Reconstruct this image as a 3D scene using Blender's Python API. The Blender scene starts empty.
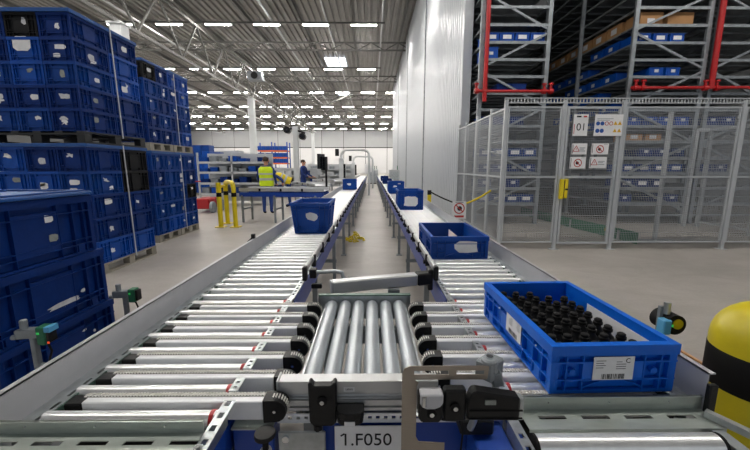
import bpy, bmesh, math, random
from mathutils import Vector, Matrix
random.seed(7)
R = math.radians
scn = bpy.context.scene
COL = scn.collection

# ------------------------------------------------------------------ camera, world, exposure
F_PX, HORIZON, CAM_H = 348.0, 167.0, 1.45
cam_d = bpy.data.cameras.new('camera')
cam_d.sensor_width = 36.0
cam_d.lens = 36.0 * F_PX / 750.0
cam_d.clip_start, cam_d.clip_end = 0.05, 400
cam = bpy.data.objects.new('camera', cam_d)
COL.objects.link(cam)
cam.location = (0, 0, CAM_H)
cam.rotation_euler = (R(90) - math.atan((225 - HORIZON) / F_PX), 0, R(-0.5))
scn.camera = cam
world = bpy.data.worlds.new('hall_ambient')
scn.world = world
world.use_nodes = True
world.node_tree.nodes['Background'].inputs[0].default_value = (0.90, 0.95, 1.0, 1)
world.node_tree.nodes['Background'].inputs[1].default_value = 0.40
vs = scn.view_settings
vs.view_transform = 'Standard'
vs.look = 'None'
vs.gamma = 1.0
vs.use_curve_mapping = False
vs.exposure = 0.35
LAMP_STRENGTH = 190.0

# ------------------------------------------------------------------ materials
def lin(h):
    h = h.lstrip('#')
    out = []
    for i in (0, 2, 4):
        c = int(h[i:i + 2], 16) / 255
        out.append(c / 12.92 if c <= .04045 else ((c + .055) / 1.055) ** 2.4)
    return (*out, 1)

def mat(name, col, rough=.5, metal=0., var=0., scale=8., bump=0., bscale=60., spec=.5, col2=None, stretch=None, coat=0.):
    m = bpy.data.materials.new(name)
    m.use_nodes = True
    nt = m.node_tree
    b = nt.nodes['Principled BSDF']
    c = lin(col) if isinstance(col, str) else col
    b.inputs['Base Color'].default_value = c
    b.inputs['Roughness'].default_value = rough
    b.inputs['Metallic'].default_value = metal
    b.inputs['Specular IOR Level'].default_value = spec
    b.inputs['Coat Weight'].default_value = coat
    if var or bump:
        tc = nt.nodes.new('ShaderNodeTexCoord')
        src = tc.outputs['Object']
        if stretch:
            mp = nt.nodes.new('ShaderNodeMapping')
            mp.inputs['Scale'].default_value = stretch
            nt.links.new(src, mp.inputs['Vector'])
            src = mp.outputs['Vector']
    if var:
        n = nt.nodes.new('ShaderNodeTexNoise')
        n.inputs['Scale'].default_value = scale
        n.inputs['Detail'].default_value = 6
        n.inputs['Roughness'].default_value = .62
        nt.links.new(src, n.inputs['Vector'])
        r = nt.nodes.new('ShaderNodeValToRGB')
        r.color_ramp.elements[0].position = .3
        r.color_ramp.elements[1].position = .7
        c2 = lin(col2) if col2 else tuple(min(1, x * (1 + var)) for x in c[:3]) + (1,)
        c1 = tuple(x * (1 - var) for x in c[:3]) + (1,) if not col2 else c
        r.color_ramp.elements[0].color = c1
        r.color_ramp.elements[1].color = c2
        nt.links.new(n.outputs['Fac'], r.inputs['Fac'])
        nt.links.new(r.outputs['Color'], b.inputs['Base Color'])
    if bump:
        n2 = nt.nodes.new('ShaderNodeTexNoise')
        n2.inputs['Scale'].default_value = bscale
        n2.inputs['Detail'].default_value = 4
        nt.links.new(src, n2.inputs['Vector'])
        bp = nt.nodes.new('ShaderNodeBump')
        bp.inputs['Strength'].default_value = bump
        bp.inputs['Distance'].default_value = .01
        nt.links.new(n2.outputs['Fac'], bp.inputs['Height'])
        nt.links.new(bp.outputs['Normal'], b.inputs['Normal'])
    return m

def emis(name, col, s):
    m = bpy.data.materials.new(name)
    m.use_nodes = True
    b = m.node_tree.nodes['Principled BSDF']
    b.inputs['Base Color'].default_value = lin(col)
    b.inputs['Emission Color'].default_value = lin(col)
    b.inputs['Emission Strength'].default_value = s
    return m

def floor_material():
    m = mat('concrete_floor', '#a29a93', .42, 0, .0, spec=.4)
    nt = m.node_tree
    b = nt.nodes['Principled BSDF']
    tc = nt.nodes.new('ShaderNodeTexCoord')
    def noise(scale, detail, rough=.6, vec=None, dist=0):
        n = nt.nodes.new('ShaderNodeTexNoise')
        n.inputs['Scale'].default_value = scale
        n.inputs['Detail'].default_value = detail
        n.inputs['Roughness'].default_value = rough
        n.inputs['Distortion'].default_value = dist
        nt.links.new(vec or tc.outputs['Object'], n.inputs['Vector'])
        return n.outputs['Fac']
    mp = nt.nodes.new('ShaderNodeMapping')
    mp.inputs['Scale'].default_value = (.8, 1.5, 1)
    mp.inputs['Rotation'].default_value = (0, 0, R(25))
    nt.links.new(tc.outputs['Object'], mp.inputs['Vector'])
    def ramp(fac, a, bb, ca, cb):
        r = nt.nodes.new('ShaderNodeValToRGB')
        r.color_ramp.elements[0].position = a
        r.color_ramp.elements[1].position = bb
        r.color_ramp.elements[0].color = ca
        r.color_ramp.elements[1].color = cb
        nt.links.new(fac, r.inputs['Fac'])
        return r.outputs['Color']
    base = ramp(noise(.5, 8), .32, .68, lin('#9d9893'), lin('#b5b0ab'))
    streak = ramp(noise(1.6, 6, .65, mp.outputs['Vector'], 1.2), .38, .62, (.90, .893, .885, 1), (1, 1, 1, 1))
    fine = ramp(noise(35, 5), .3, .7, (.90, .90, .90, 1), (1.0, 1.0, 1.0, 1))
    mx = nt.nodes.new('ShaderNodeMixRGB'); mx.blend_type = 'MULTIPLY'; mx.inputs[0].default_value = 1
    nt.links.new(base, mx.inputs[1]); nt.links.new(streak, mx.inputs[2])
    mx2 = nt.nodes.new('ShaderNodeMixRGB'); mx2.blend_type = 'MULTIPLY'; mx2.inputs[0].default_value = 1
    nt.links.new(mx.outputs[0], mx2.inputs[1]); nt.links.new(fine, mx2.inputs[2])
    nt.links.new(mx2.outputs[0], b.inputs['Base Color'])
    return m

M = dict(
    floor=floor_material(),
    roof=mat('roof_sheet', '#8d8b88', .5, .25, .12, .6),
    truss=mat('truss_paint', '#626260', .5, .2, .08, 3),
    dark_truss=mat('dark_steel', '#35322f', .6, .4),
    farwall=mat('far_wall_panel', '#a8aaac', .6, 0, .05, .3),
    farwall_low=mat('far_wall_light_panel', '#dadadb', .6, 0, .04, .3),
    bandred=mat('red_band', '#9c4a3c', .6),
    whitewall=mat('white_wall_sheet', '#ccd0d5', .33, .3, .04, 1.2),
    column=mat('column_paint', '#c6c9cb', .5, 0, .06, 2),
    galv=mat('galvanised_steel', '#b9bfc2', .36, .85, .22, 14, .05, 30),
    galv_dull=mat('dull_galvanised_steel', '#8f959a', .5, .6, .25, 6),
    plate=mat('zinc_plate', '#b4bcb6', .34, .6, .16, 5, stretch=(1, 4, 4)),
    roller=mat('steel_roller', '#eef0f2', .28, .6, .06, 4, stretch=(6, 1, 1)),
    roller_grey=mat('grey_steel_roller', '#b4bbc1', .38, .55, .14, 10, stretch=(1, .3, 1)),
    alu=mat('anodised_aluminium', '#c3c5c7', .36, .55, .05, 10),
    guard=mat('grey_guard_sheet', '#bfc0c5', .45, .25, .06, 5),
    beam=mat('pale_beam', '#eceef2', .38, .12, .04, 8),
    belt=mat('toothed_belt', '#c9c7c3', .7, 0, .15, 60),
    black=mat('black_plastic', '#0f1012', .42, 0, .2, 40, .06, 120, spec=.35),
    rubber=mat('black_rubber', '#0c0c0e', .7, spec=.25),
    steel=mat('brushed_steel', '#a39b92', .33, .85, .08, 20, stretch=(1, 1, 30)),
    chrome=mat('chrome', '#d9dcdf', .16, 1.0),
    red=mat('red_plastic', '#a81c22', .4),
    redpipe=mat('red_pipe_paint', '#b3161a', .38),
    green=mat('green_plastic', '#1f6a4a', .5),
    greenedge=mat('green_guide', '#4d6b60', .45),
    led_green=emis('green_indicator', '#35c05a', .4),
    led_orange=emis('orange_indicator', '#e04a20', .5),
    sky=mat('pale_blue_plastic', '#5aa9d6', .4),
    blue=mat('blue_tote_plastic', '#0046a0', .46, 0, .10, 6, .04, 90, spec=.3),
    blue_bright=mat('bright_blue_tote_plastic', '#0060cc', .40, 0, .06, 5, .03, 90, spec=.35),
    blue_dark=mat('worn_blue_tote_plastic', '#002b70', .52, 0, .16, 7, .06, 60, spec=.22),
    blue_mid=mat('mid_blue_tote_plastic', '#003a86', .50, 0, .12, 7, .05, 60, spec=.25),
    black_tote=mat('black_tote_plastic', '#0c0d12', .55, 0, .15, 8, spec=.25),
    lidblue=mat('blue_lid_plastic', '#0a4a90', .48, 0, .12, 6),
    paint_blue=mat('blue_paint', '#123f9a', .4, 0, .05, 4),
    lav=mat('lavender_blue_paint', '#3b4f9e', .4, .1, .05, 4),
    paper=mat('white_paper', '#e4e4e6', .7, 0, .05, 30),
    torn=mat('torn_label_paper', '#c9cbd0', .75, 0, .14, 40),
    grey_paper=mat('soiled_label_paper', '#8f938f', .8, 0, .2, 40),
    print=mat('black_print', '#16161a', .7),
    signred=mat('sign_red', '#b8312f', .6),
    signblue=mat('sign_blue', '#1d4f9e', .6),
    signyellow=mat('sign_yellow', '#d8a91e', .6),
    yellow=mat('yellow_paint', '#e0c812', .4, 0, .07, 5),
    yellow_dull=mat('worn_yellow_paint', '#c9b81c', .38, 0, .12, 6, .05, 40),
    hivis=mat('hi_vis_fabric', '#cfe81a', .75, 0, .06, 10),
    reflect=mat('reflective_tape', '#b8bdc0', .4, .3),
    cloth_blue=mat('blue_work_cloth', '#17306e', .85, 0, .1, 12),
    cloth_dark=mat('dark_work_trousers', '#1e3a7a', .85, 0, .1, 12),
    skin=mat('skin', '#b9856a', .6),
    hair=mat('brown_hair', '#37281f', .8),
    card=mat('cardboard', '#a87d52', .8, 0, .1, 4),
    card_in=mat('cardboard_edge', '#b98f66', .8, 0, .1, 4),
    wood=mat('weathered_pallet_wood', '#8f8a80', .8, 0, .18, 5, .1, 40),
    pallet_black=mat('black_plastic_pallet', '#1b1d20', .55, 0, .15, 6),
    strap=mat('white_strap', '#b9bcc4', .6),
    orange=mat('orange_beam_paint', '#d2622a', .5),
    rackshelf=mat('rack_shelf_steel', '#8f9396', .42, .55, .2, 5),
    glass=mat('skylight_glazing', '#dfe9f5', .3),
    mesh=mat('wire_mesh_steel', '#9da1a6', .5, .4),
    fence=mat('fence_grey_paint', '#b4b8bc', .45, .15, .05, 5),
    screen=mat('screen_black', '#0d0f13', .25),
    lampcase=mat('lamp_housing', '#d4d4d2', .5),
    lamp=emis('lamp_diffuser', '#fffaf2', LAMP_STRENGTH),
    daylight=emis('skylight_daylight', '#eaf2ff', 2.5),
)

# ------------------------------------------------------------------ mesh helpers
class MB:
    def __init__(self):
        self.v, self.f, self.mi = [], [], []
    def add(self, vs_, fs, m=0):
        o = len(self.v)
        self.v += [tuple(p) for p in vs_]
        self.f += [tuple(i + o for i in f) for f in fs]
        self.mi += [m] * len(fs)
        return self
    def box(self, x0, x1, y0, y1, z0, z1, m=0):
        if x0 > x1: x0, x1 = x1, x0
        if y0 > y1: y0, y1 = y1, y0
        if z0 > z1: z0, z1 = z1, z0
        return self.add([(x0, y0, z0), (x1, y0, z0), (x1, y1, z0), (x0, y1, z0), (x0, y0, z1), (x1, y0, z1), (x1, y1, z1), (x0, y1, z1)],
                        [(0, 3, 2, 1), (4, 5, 6, 7), (0, 1, 5, 4), (1, 2, 6, 5), (2, 3, 7, 6), (3, 0, 4, 7)], m)
    def bar(self, a, b, w, h, up=(0, 0, 1), m=0):
        a, b = Vector(a), Vector(b)
        d = (b - a).normalized()
        up = Vector(up)
        s = d.cross(up)
        if s.length < 1e-4:
            s = d.cross(Vector((1, 0, 0)))
        s.normalize()
        u = s.cross(d).normalized()
        s *= w / 2; u *= h / 2
        vs_ = [a - s - u, a + s - u, a + s + u, a - s + u, b - s - u, b + s - u, b + s + u, b - s + u]
        return self.add(vs_, [(0, 1, 2, 3), (7, 6, 5, 4), (0, 4, 5, 1), (1, 5, 6, 2), (2, 6, 7, 3), (3, 7, 4, 0)], m)
    def cyl(self, a, b, r, n=14, r2=None, caps=True, m=0):
        a, b = Vector(a), Vector(b)
        r2 = r if r2 is None else r2
        d = (b - a).normalized()
        s = d.orthogonal().normalized()
        t = d.cross(s)
        vs_ = []
        for p, rr in ((a, r), (b, r2)):
            for i in range(n):
                k = 2 * math.pi * i / n
                vs_.append(p + (s * math.cos(k) + t * math.sin(k)) * rr)
        fs = [(i, (i + 1) % n, n + (i + 1) % n, n + i) for i in range(n)]
        if caps:
            fs += [tuple(range(n))[::-1], tuple(range(n, 2 * n))]
        return self.add(vs_, fs, m)
    def tube(self, pts, r, n=10, m=0):
        pts = [Vector(p) for p in pts]
        rings = []
        prev = None
        for i, p in enumerate(pts):
            d = (pts[min(i + 1, len(pts) - 1)] - pts[max(i - 1, 0)]).normalized()
            s = d.orthogonal().normalized() if prev is None else (prev - d * prev.dot(d)).normalized()
            prev = s
            t = d.cross(s)
            rings.append([p + (s * math.cos(2 * math.pi * k / n) + t * math.sin(2 * math.pi * k / n)) * r for k in range(n)])
        vs_ = [q for rg in rings for q in rg]
        fs = []
        for i in range(len(pts) - 1):
            for k in range(n):
                fs.append((i * n + k, i * n + (k + 1) % n, (i + 1) * n + (k + 1) % n, (i + 1) * n + k))
        fs += [tuple(range(n))[::-1], tuple(range((len(pts) - 1) * n, len(pts) * n))]
        return self.add(vs_, fs, m)
    def prism(self, poly, axis, a, b, m=0):
        """extrude a 2D polygon along an axis; the polygon gives the two other coordinates in xyz order"""
        def P(q, t):
            return {'x': (t, q[0], q[1]), 'y': (q[0], t, q[1]), 'z': (q[0], q[1], t)}[axis]
        n = len(poly)
        vs_ = [P(q, a) for q in poly] + [P(q, b) for q in poly]
        fs = [tuple(range(n))[::-1], tuple(range(n, 2 * n))] + [(i, (i + 1) % n, n + (i + 1) % n, n + i) for i in range(n)]
        return self.add(vs_, fs, m)
    def lathe(self, prof, n=24, c=(0, 0, 0), m=0):
        vs_, fs = [], []
        for r, z in prof:
            for k in range(n):
                a = 2 * math.pi * k / n
                vs_.append((c[0] + r * math.cos(a), c[1] + r * math.sin(a), c[2] + z))
        for i in range(len(prof) - 1):
            for k in range(n):
                fs.append((i * n + k, i * n + (k + 1) % n, (i + 1) * n + (k + 1) % n, (i + 1) * n + k))
        fs += [tuple(range(n))[::-1], tuple(range((len(prof) - 1) * n, len(prof) * n))]
        return self.add(vs_, fs, m)
    def mesh(self, name, mats, bevel=0., smooth=False):
        me = bpy.data.meshes.new(name)
        bm = bmesh.new()
        bv = [bm.verts.new(p) for p in self.v]
        for f, k in zip(self.f, self.mi):
            try:
                fc = bm.faces.new([bv[i] for i in f])
                fc.material_index = k
            except ValueError:
                pass
        bmesh.ops.recalc_face_normals(bm, faces=bm.faces)
        if bevel:
            es = [e for e in bm.edges if len(e.link_faces) == 2 and e.calc_face_angle(0) > .6]
            bmesh.ops.bevel(bm, geom=es, offset=bevel, segments=1, affect='EDGES', profile=.5)
        bm.to_mesh(me)
        bm.free()
        for m_ in (mats if isinstance(mats, (list, tuple)) else [mats]):
            me.materials.append(M[m_] if isinstance(m_, str) else m_)
        if smooth:
            me.polygons.foreach_set('use_smooth', [True] * len(me.polygons))
            me.set_sharp_from_angle(angle=R(38))
        return me
    def build(self, name, mats, parent=None, bevel=0., smooth=False, world=True):
        """vertices are world coordinates; with a parent they become the root's local ones"""
        if parent is not None and world:
            r = parent
            while r.parent is not None:
                r = r.parent
            o = r.location
            self.v = [(p[0] - o[0], p[1] - o[1], p[2] - o[2]) for p in self.v]
        return link(self.mesh(name, mats, bevel, smooth), name, parent)

def link(me, name, parent=None, loc=(0, 0, 0), rot=None):
    o = bpy.data.objects.new(name, me)
    COL.objects.link(o)
    o.location = loc
    if rot: o.rotation_euler = rot
    if parent is not None: o.parent = parent
    return o

def tag(o, label=None, cat=None, group=None, kind=None):
    if label: o['label'] = label
    if cat: o['category'] = cat
    if group: o['group'] = group
    if kind: o['kind'] = kind
    return o

def thing(name, loc, label, cat, group=None, rz=0.):
    o = bpy.data.objects.new(name, None)
    COL.objects.link(o)
    o.location = loc
    o.empty_display_size = .1
    o.rotation_euler = (0, 0, rz)
    return tag(o, label, cat, group)

def structure(name, parent=None):
    o = bpy.data.objects.new(name, None)
    COL.objects.link(o)
    o['kind'] = 'structure'
    return o

def box_part(name, m, parent, *b, bevel=0.):
    return MB().box(*b).build(name, m, parent, bevel)

def perf(mb, axis, a0, a1, b0, b1, z0, z1, holes, h0, h1):
    """flat plate with real slots: long axis a0..a1, width b0..b1, slots (s,e) spanning h0..h1 across the width"""
    def bx(s, e, p, q):
        if axis == 'y': mb.box(p, q, s, e, z0, z1)
        else: mb.box(s, e, p, q, z0, z1)
    bx(a0, a1, b0, h0)
    bx(a0, a1, h1, b1)
    x = a0
    for s, e in holes:
        if s > x: bx(x, s, h0, h1)
        x = e
    if x < a1: bx(x, a1, h0, h1)
    return mb

def text_mesh(name, body, size, m, parent, mtx, align='CENTER', sx=1.0):
    cu = bpy.data.curves.new(name + '_c', 'FONT')
    cu.body = body
    cu.size = size
    cu.align_x = align
    cu.align_y = 'CENTER'
    cu.extrude = .0004
    tmp = bpy.data.objects.new(name + '_t', cu)
    COL.objects.link(tmp)
    dg = bpy.context.evaluated_depsgraph_get()
    me = bpy.data.meshes.new_from_object(tmp.evaluated_get(dg))
    bpy.data.objects.remove(tmp)
    me.transform(Matrix.Diagonal((sx, 1, 1, 1)))
    me.transform(mtx)
    me.materials.clear()
    me.materials.append(M[m])
    me.name = name
    return link(me, name, parent)

FACE_CAM = Matrix.Rotation(R(90), 4, 'X')      # text lying in XY -> standing in XZ, facing -Y
def standing(x, y, z):
    return Matrix.Translation((x, y, z)) @ FACE_CAM

ORD = ['top', 'second', 'third', 'fourth', 'fifth', 'sixth', 'seventh']

# ================================================================== THE SETTING
fl = MB().box(-60, 40, -14, 83, -.2, 0).build('floor', 'floor')
tag(fl, kind='structure')

# far wall: panels with a dark seam and a horizontal joint
fw = structure('wall_far'); fw.location = (0, 82, 0)
MB().box(-60, 40, 82.0, 82.4, 0, 11).build('wall_backing', 'dark_truss', fw)
pm_lo = MB().box(-2.45, 2.45, -.12, 0, 0, 5.75).mesh('lower_panel', 'farwall_low')
pm_hi = MB().box(-2.45, 2.45, -.10, 0, 5.95, 10.4).mesh('upper_panel', 'farwall')
for i in range(-11, 8):
    link(pm_lo, 'panel', fw, (i * 5 + 1, 0, 0))
    link(pm_hi, 'panel', fw, (i * 5 + 1, 0, 0))
wl = structure('wall_left'); wl.location = (-58, 34, 0)
MB().box(-58.4, -58, -14, 82, 0, 11).build('wall_sheet', 'farwall', wl)

# ceiling: corrugated deck
roof = structure('ceiling'); roof.location = (-10, 34, 10.3)
mb = MB()
x = -58.0; zs = 10.3
prof = []
while x < 40:
    prof += [(x, zs), (x + .18, zs), (x + .22, zs + .12), (x + .34, zs + .12), (x + .38, zs)]
    x += .38
vs_ = [(q[0], -14, q[1]) for q in prof] + [(q[0], 82, q[1]) for q in prof]
n = len(prof)
mb.add(vs_, [(i, i + 1, n + i + 1, n + i) for i in range(n - 1)])
mb.box(-58, 40, -14, 82, 10.46, 10.6)
mb.build('roof_deck', 'roof', roof)
# purlins along Y under the deck
for k in range(-14, 12):
    X = k * 3.1 - 1.2
    MB().box(X - .06, X + .06, -14, 82, 10.08, 10.3).build('purlin', 'truss', roof)
# skylights
for (x0, x1, y0, y1) in ((-3.9, -2.2, 30.4, 32.9), (-4.1, -2.7, 44.2, 45.9)):
    MB().box(x0, x1, y0, y1, 10.26, 10.29).build('skylight_pane', 'daylight', roof)

def truss(axis, c, a0, a1, zb, zt, step, w, mname, nm='roof_truss', label=None, wd=None):
    wd = wd or w * .6
    P = (lambda t, z: (t, c, z)) if axis == 'x' else (lambda t, z: (c, t, z))
    t = structure('trim_' + nm); t.location = P((a0 + a1) / 2, zb)
    MB().bar(P(a0, zb), P(a1, zb), w, w).build('bottom_chord', mname, t)
    MB().bar(P(a0, zt), P(a1, zt), w, w).build('top_chord', mname, t)
    nseg = int((a1 - a0) / step)
    mb = MB()
    for i in range(nseg):
        s = a0 + i * step
        mb.bar(P(s, zb), P(s + step / 2, zt), wd, wd)
        mb.bar(P(s + step / 2, zt), P(s + step, zb), wd, wd)
    web = mb.build('web_bracing', mname, t)
    web['kind'] = 'stuff'
    return t
for k in range(0, 9):
    truss('x', 17.0 + 9.2 * k, -58, 2.2 if k == 0 else 24, 9.55, 10.05, 1.9, .10, 'truss', 'cross_truss_%d' % (k + 1))
truss('y', -9.9, 1.5, 60, 7.05, 9.3, 3.6, .13, 'truss', 'main_truss_1', wd=.08)
truss('y', -24.5, 1.5, 60, 7.05, 9.3, 3.6, .13, 'truss', 'main_truss_2', wd=.08)
for i, (X, Z, r) in enumerate(((-5.75, 9.76, .07), (-2.6, 9.78, .05), (-12.6, 9.2, .06), (-14.6, 9.78, .05), (0.6, 9.78, .05), (-18.3, 9.2, .06))):
    o = MB().cyl((X, 2, Z), (X, 81.5, Z), r, 10).build('sprinkler_main', 'column', None, smooth=True)
    tag(o, ['thick white pipe running under the roof toward the far wall', 'thin white pipe under the roof left of the ribbed wall',
            'white pipe beside the left roof truss', 'thin pipe left of the main roof truss', 'thin roof pipe above the ribbed wall top', 'white roof pipe farthest to the left'][i], 'pipe')
# diagonal sway braces hanging from the roof
for i, (a, b) in enumerate((((-5.2, 41, 8.3), (-2.2, 41, 9.6)), ((-3.8, 52, 7.9), (-1.8, 52, 9.6)))):
    o = MB().bar(a, b, .12, .12).bar((a[0] - .25, a[1], a[2]), (a[0] - 1.6, a[1], 9.6), .1, .1).bar(a, (a[0] - .3, a[1], a[2]), .12, .12).build('roof_brace', 'truss')
    tag(o, ['V-shaped white brace under the roof above the nearer skylight', 'small V-shaped white brace under the roof near the far end'][i], 'brace')
# columns
for i, (X, Y) in enumerate(((-9.9, 14.8), (-9.9, 29.9), (-9.9, 60.1), (-24.5, 29.9), (-24.5, 45.0))):
    cl = thing('column', (X, Y, 0), ['white column behind the near tote stack, its head reaching the roof truss', 'white column standing behind the worker in the yellow vest',
               'distant white column far down the hall', 'white column left behind the tote stacks', 'white column deep in the left bay'][i], 'column')
    MB().box(X - .24, X + .24, Y - .24, Y + .24, .0, 7.0).build('shaft', 'column', cl, .03)
    MB().box(X - .29, X + .29, Y - .29, Y + .29, 6.9, 6.98).build('head_plate', 'column', cl)
    MB().box(X - .34, X + .34, Y - .34, Y + .34, 0, .04).build('base_plate', 'galv', cl)

NUM = [''] + 'first second third fourth fifth sixth seventh eighth ninth tenth eleventh twelfth thirteenth fourteenth fifteenth sixteenth seventeenth eighteenth nineteenth twentieth twenty-first twenty-second'.split()
# ceiling lamps: strips on trunking rails in rows across the hall
lamp_case = MB().box(-.74, .74, -.09, .09, .03, .10).mesh('housing', 'lampcase')
lamp_diff = MB().box(-.72, .72, -.045, .045, 0, .03).mesh('diffuser', 'lamp')
for r_ in range(-2, 7):
    Y = 21.6 + 9.2 * r_
    kmax = 5 if Y < 9 else (0 if Y < 38 else 7)
    kmin = -9 if Y < 16 else -13
    xa, xb = -.45 + 2.78 * kmin - 1.2, -.45 + 2.78 * kmax + 1.2
    if Y < 9 or Y > 38: xb = min(xb, 22)
    o = MB().box(xa, xb, Y - .04, Y + .04, 9.56, 9.64).build('trunking_rail', 'truss')
    tag(o, 'white trunking rail under the roof carrying the %s row of strip lamps' % ('rearmost sixth fifth fourth third second first far last'.split()[r_ + 2]) if r_ > 0 else
        ('white trunking rail carrying the nearest row of strip lamps in view' if r_ == 0 else 'white trunking rail overhead behind row %s of strip lamps' % ('one', 'two')[r_ + 2]), 'rail')
    for k in range(kmin, kmax + 1):
        X = -.45 + 2.78 * k
        L = thing('ceiling_light', (X, Y, 9.46), 'white strip lamp under the roof, %s row %s, %s from the right end' % (
            NUM[r_ + 1 if r_ >= 0 else -r_], 'from the camera' if r_ >= 0 else 'behind the picture', NUM[kmax - k + 1]), 'ceiling light', 'strip lamps under the roof')
        link(lamp_case, 'housing', L)
        link(lamp_diff, 'diffuser', L)
# unit heater under the roof
ht = thing('unit_heater', (-9.74, 31, 8.5), 'small dark grey unit heater hanging under the roof above the column', 'heater')
MB().box(-10.35, -9.15, 30.6, 31.4, 8.6, 9.3).build('casing', 'galv_dull', ht, .03)
MB().cyl((-9.75, 30.6, 8.95), (-9.75, 30.54, 8.95), .28, 20).build('fan_grille', 'black', ht)
MB().cyl((-10.1, 31, 9.3), (-10.1, 31, 10.08), .02).cyl((-9.4, 31, 9.3), (-9.4, 31, 10.08), .02).build('hanger', 'galv', ht)

# white ribbed wall along the right lane
ww = structure('wall_right'); ww.location = (2.4, 9.6, 0)
WX, WY0, WY1 = 2.40, 9.62, 41.5
MB().box(WX + .03, WX + .20, WY0, WY1, 0, 10.2).build('wall_core', 'whitewall', ww)
prof = []
y = 0.0
while y < .995:
    prof += [(0, y), (0, y + .14), (-.035, y + .165), (-.035, y + .225), (0, y + .25)]
    y += .25
pm = MB()
pv = [(q[0], q[1], 0) for q in prof] + [(q[0], q[1], 10.2) for q in prof]
pn = len(prof)
pm.add(pv, [(i, i + 1, pn + i + 1, pn + i) for i in range(pn - 1)])
pme = pm.mesh('wall_panel', 'whitewall')
for i in range(int(WY1 - WY0)):
    link(pme, 'panel', ww, (.02, WY0 + i * 1.0 - 9.6 + .003, 0))
for yy in (WY0 + 6.9, WY0 + 14.9, WY0 + 22.9):
    MB().box(WX - .045, WX + .02, yy - .06, yy + .06, 0, 10.2).build('seam_strip', 'galv_dull', ww)
MB().box(WX - .03, WX + .20, WY0 - .02, WY0, 0, 10.2).build('corner_flashing', 'whitewall', ww)

wr = structure('wall_rack_hall'); wr.location = (10, 18.3, 0)
MB().box(2.6, 16, 18.3, 18.5, 0, 10.2).build('rear_sheet', 'farwall', wr)
MB().box(16, 16.2, 4.0, 18.5, 0, 10.2).build('side_sheet', 'farwall', wr)

# ================================================================== CONVEYORS
LANE = {}
roller_me = {}
def roller_mesh(L, r=.0245):
    key = (round(L, 3), r)
    if key not in roller_me:
        mb = MB().cyl((-L / 2, 0, 0), (L / 2, 0, 0), r, 16)
        mb.cyl((-L / 2 - .012, 0, 0), (-L / 2, 0, 0), .008, 8).cyl((L / 2, 0, 0), (L / 2 + .012, 0, 0), .008, 8)
        roller_me[key] = mb.mesh('roller', 'roller', smooth=True)
    return roller_me[key]
ZT = .73                                   # top of the rollers
BEAM_Y = [1.00 + .125 * i for i in range(7)]
ROLL_Y = [.9375 + .125 * i for i in range(8)]
FAR_Y = 30.0
clamp_me = MB().box(-.016, .016, -.018, .018, -.05, .035).cyl((-.03, 0, -.02), (-.016, 0, -.02), .016, 10).mesh('rail_clamp', 'black', .003)
leg_me = MB().box(-.02, .02, -.02, .02, .012, .64).box(-.045, .045, -.045, .045, 0, .012).mesh('leg', 'galv_dull')

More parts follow.
